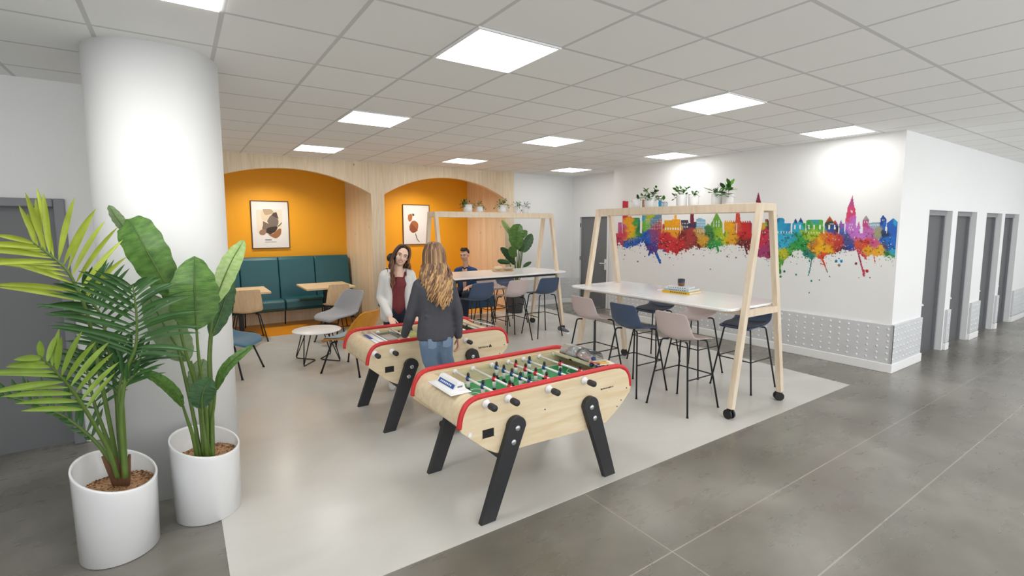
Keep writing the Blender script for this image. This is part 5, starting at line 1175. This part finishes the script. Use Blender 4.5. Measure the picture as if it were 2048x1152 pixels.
paddle(PB, [base[2], A3(398, 800, 3.42), A3(370, 700, 3.40), A3(344, 590, 3.38)], [A3(345, 597, 3.38), A3(318, 545, 3.36), A3(290, 495, 3.36), A3(266, 452, 3.40), A3(254, 438, 3.44)], .098, LM1, yaw=.15, seed=1)
paddle(PB, [base[3], A3(413, 830, 3.38), A3(398, 720, 3.33), A3(393, 655, 3.30)], [A3(393, 660, 3.30), A3(391, 620, 3.26), A3(389, 570, 3.24), A3(389, 512, 3.30)], .122, LM1, yaw=-.1, seed=2, blunt=.5)
paddle(PB, [base[4], A3(420, 800, 3.44), A3(418, 700, 3.46), A3(430, 600, 3.46)], [A3(428, 610, 3.46), A3(446, 560, 3.46), A3(464, 520, 3.46), A3(488, 480, 3.50)], .060, LM3, yaw=.3, seed=3)
paddle(PB, [base[5], A3(424, 800, 3.50), A3(421, 720, 3.52), A3(424, 668, 3.52)], [A3(422, 675, 3.52), A3(440, 630, 3.52), A3(452, 590, 3.54), A3(460, 548, 3.56)], .062, LM2, yaw=-.3, seed=4)
paddle(PB, [base[1], A3(380, 800, 3.52), A3(330, 600, 3.56), A3(262, 470, 3.56)], [A3(264, 476, 3.56), A3(248, 455, 3.56), A3(232, 434, 3.56), A3(217, 410, 3.56)], .036, LM4, yaw=.6, seed=5)
paddle(PB, [base[2], A3(402, 840, 3.50), A3(392, 770, 3.54), A3(382, 722, 3.55)], [A3(378, 722, 3.55), A3(352, 690, 3.54), A3(322, 640, 3.52), A3(296, 588, 3.52)], .095, LM4, yaw=.35, seed=6)
paddle(PB, [base[0], A3(385, 870, 3.36), A3(375, 840, 3.34), A3(366, 812, 3.32)], [A3(366, 814, 3.32), A3(350, 788, 3.28), A3(322, 762, 3.22), A3(278, 738, 3.16)], .034, LM1, yaw=.5, seed=7)
paddle(PB, [base[3], A3(410, 880, 3.34), A3(405, 840, 3.28), A3(404, 815, 3.24)], [A3(404, 818, 3.24), A3(404, 795, 3.20), A3(410, 775, 3.18), A3(424, 757, 3.18)], .068, LM2, yaw=-.2, seed=8, blunt=.5)
paddle(PB, [base[5], A3(423, 850, 3.40), A3(428, 810, 3.38), A3(431, 780, 3.36)], [A3(431, 783, 3.36), A3(445, 745, 3.32), A3(468, 718, 3.28), A3(506, 690, 3.24)], .032, LM1, yaw=.4, seed=9)
paddle(PB, [base[4], A3(412, 850, 3.54), A3(404, 800, 3.56), A3(400, 790, 3.56)], [A3(398, 795, 3.56), A3(396, 765, 3.56), A3(400, 740, 3.56), A3(408, 718, 3.56)], .058, LM4, yaw=-.1, seed=10)
# plant beyond the far high table
PC = thing('broadleaf_plant', 'broad-leaved plant in a dark pot beyond the far high table', 'plant', (5.68, 8.25, .003)); YC = 8.25
b = MB(); b.lathe([(0, 0), (.15, 0), (.19, .40), (.2, .42), (.18, .42), (.17, .36), (0, .36)], seg=32); b.build('pot', mat('dark_pot', '4a4c50', .5), PC)
s0 = Vector((5.68, 8.25, .36))
for i, (mid, w_, m) in enumerate((([(1037, 500), (1033, 480), (1034, 462), (1040, 448)], .155, LM1), ([(1026, 475), (1018, 462), (1010, 450), (1003, 440)], .05, LM3), ([(1045, 505), (1052, 492), (1058, 480), (1063, 467)], .10, LM2), ([(1042, 478), (1046, 470), (1050, 465), (1054, 461)], .07, LM1), ([(1034, 512), (1028, 508), (1024, 500), (1021, 493)], .09, LM1),
                                  ([(1031, 530), (1022, 518), (1012, 505), (1001, 495)], .075, LM2), ([(1020, 527), (1010, 524), (1002, 523), (995, 521)], .05, LM2), ([(1046, 534), (1052, 530), (1057, 527), (1063, 524)], .04, LM2), ([(1043, 503), (1042, 497), (1041, 490), (1043, 480)], .08, LM2), ([(1024, 552), (1020, 553), (1014, 556), (1008, 560)], .04, LM1))):
    M3 = [A3(x, y, YC+(.1 if i % 2 else -.08)) for x, y in mid]; paddle(PC, [s0, s0.lerp(M3[0], .5)+Vector((.02, 0, .05)), M3[0]+Vector((0, 0, -.02)), M3[0]], M3, w_, m, yaw=.1*(i-4)/4, seed=20+i)
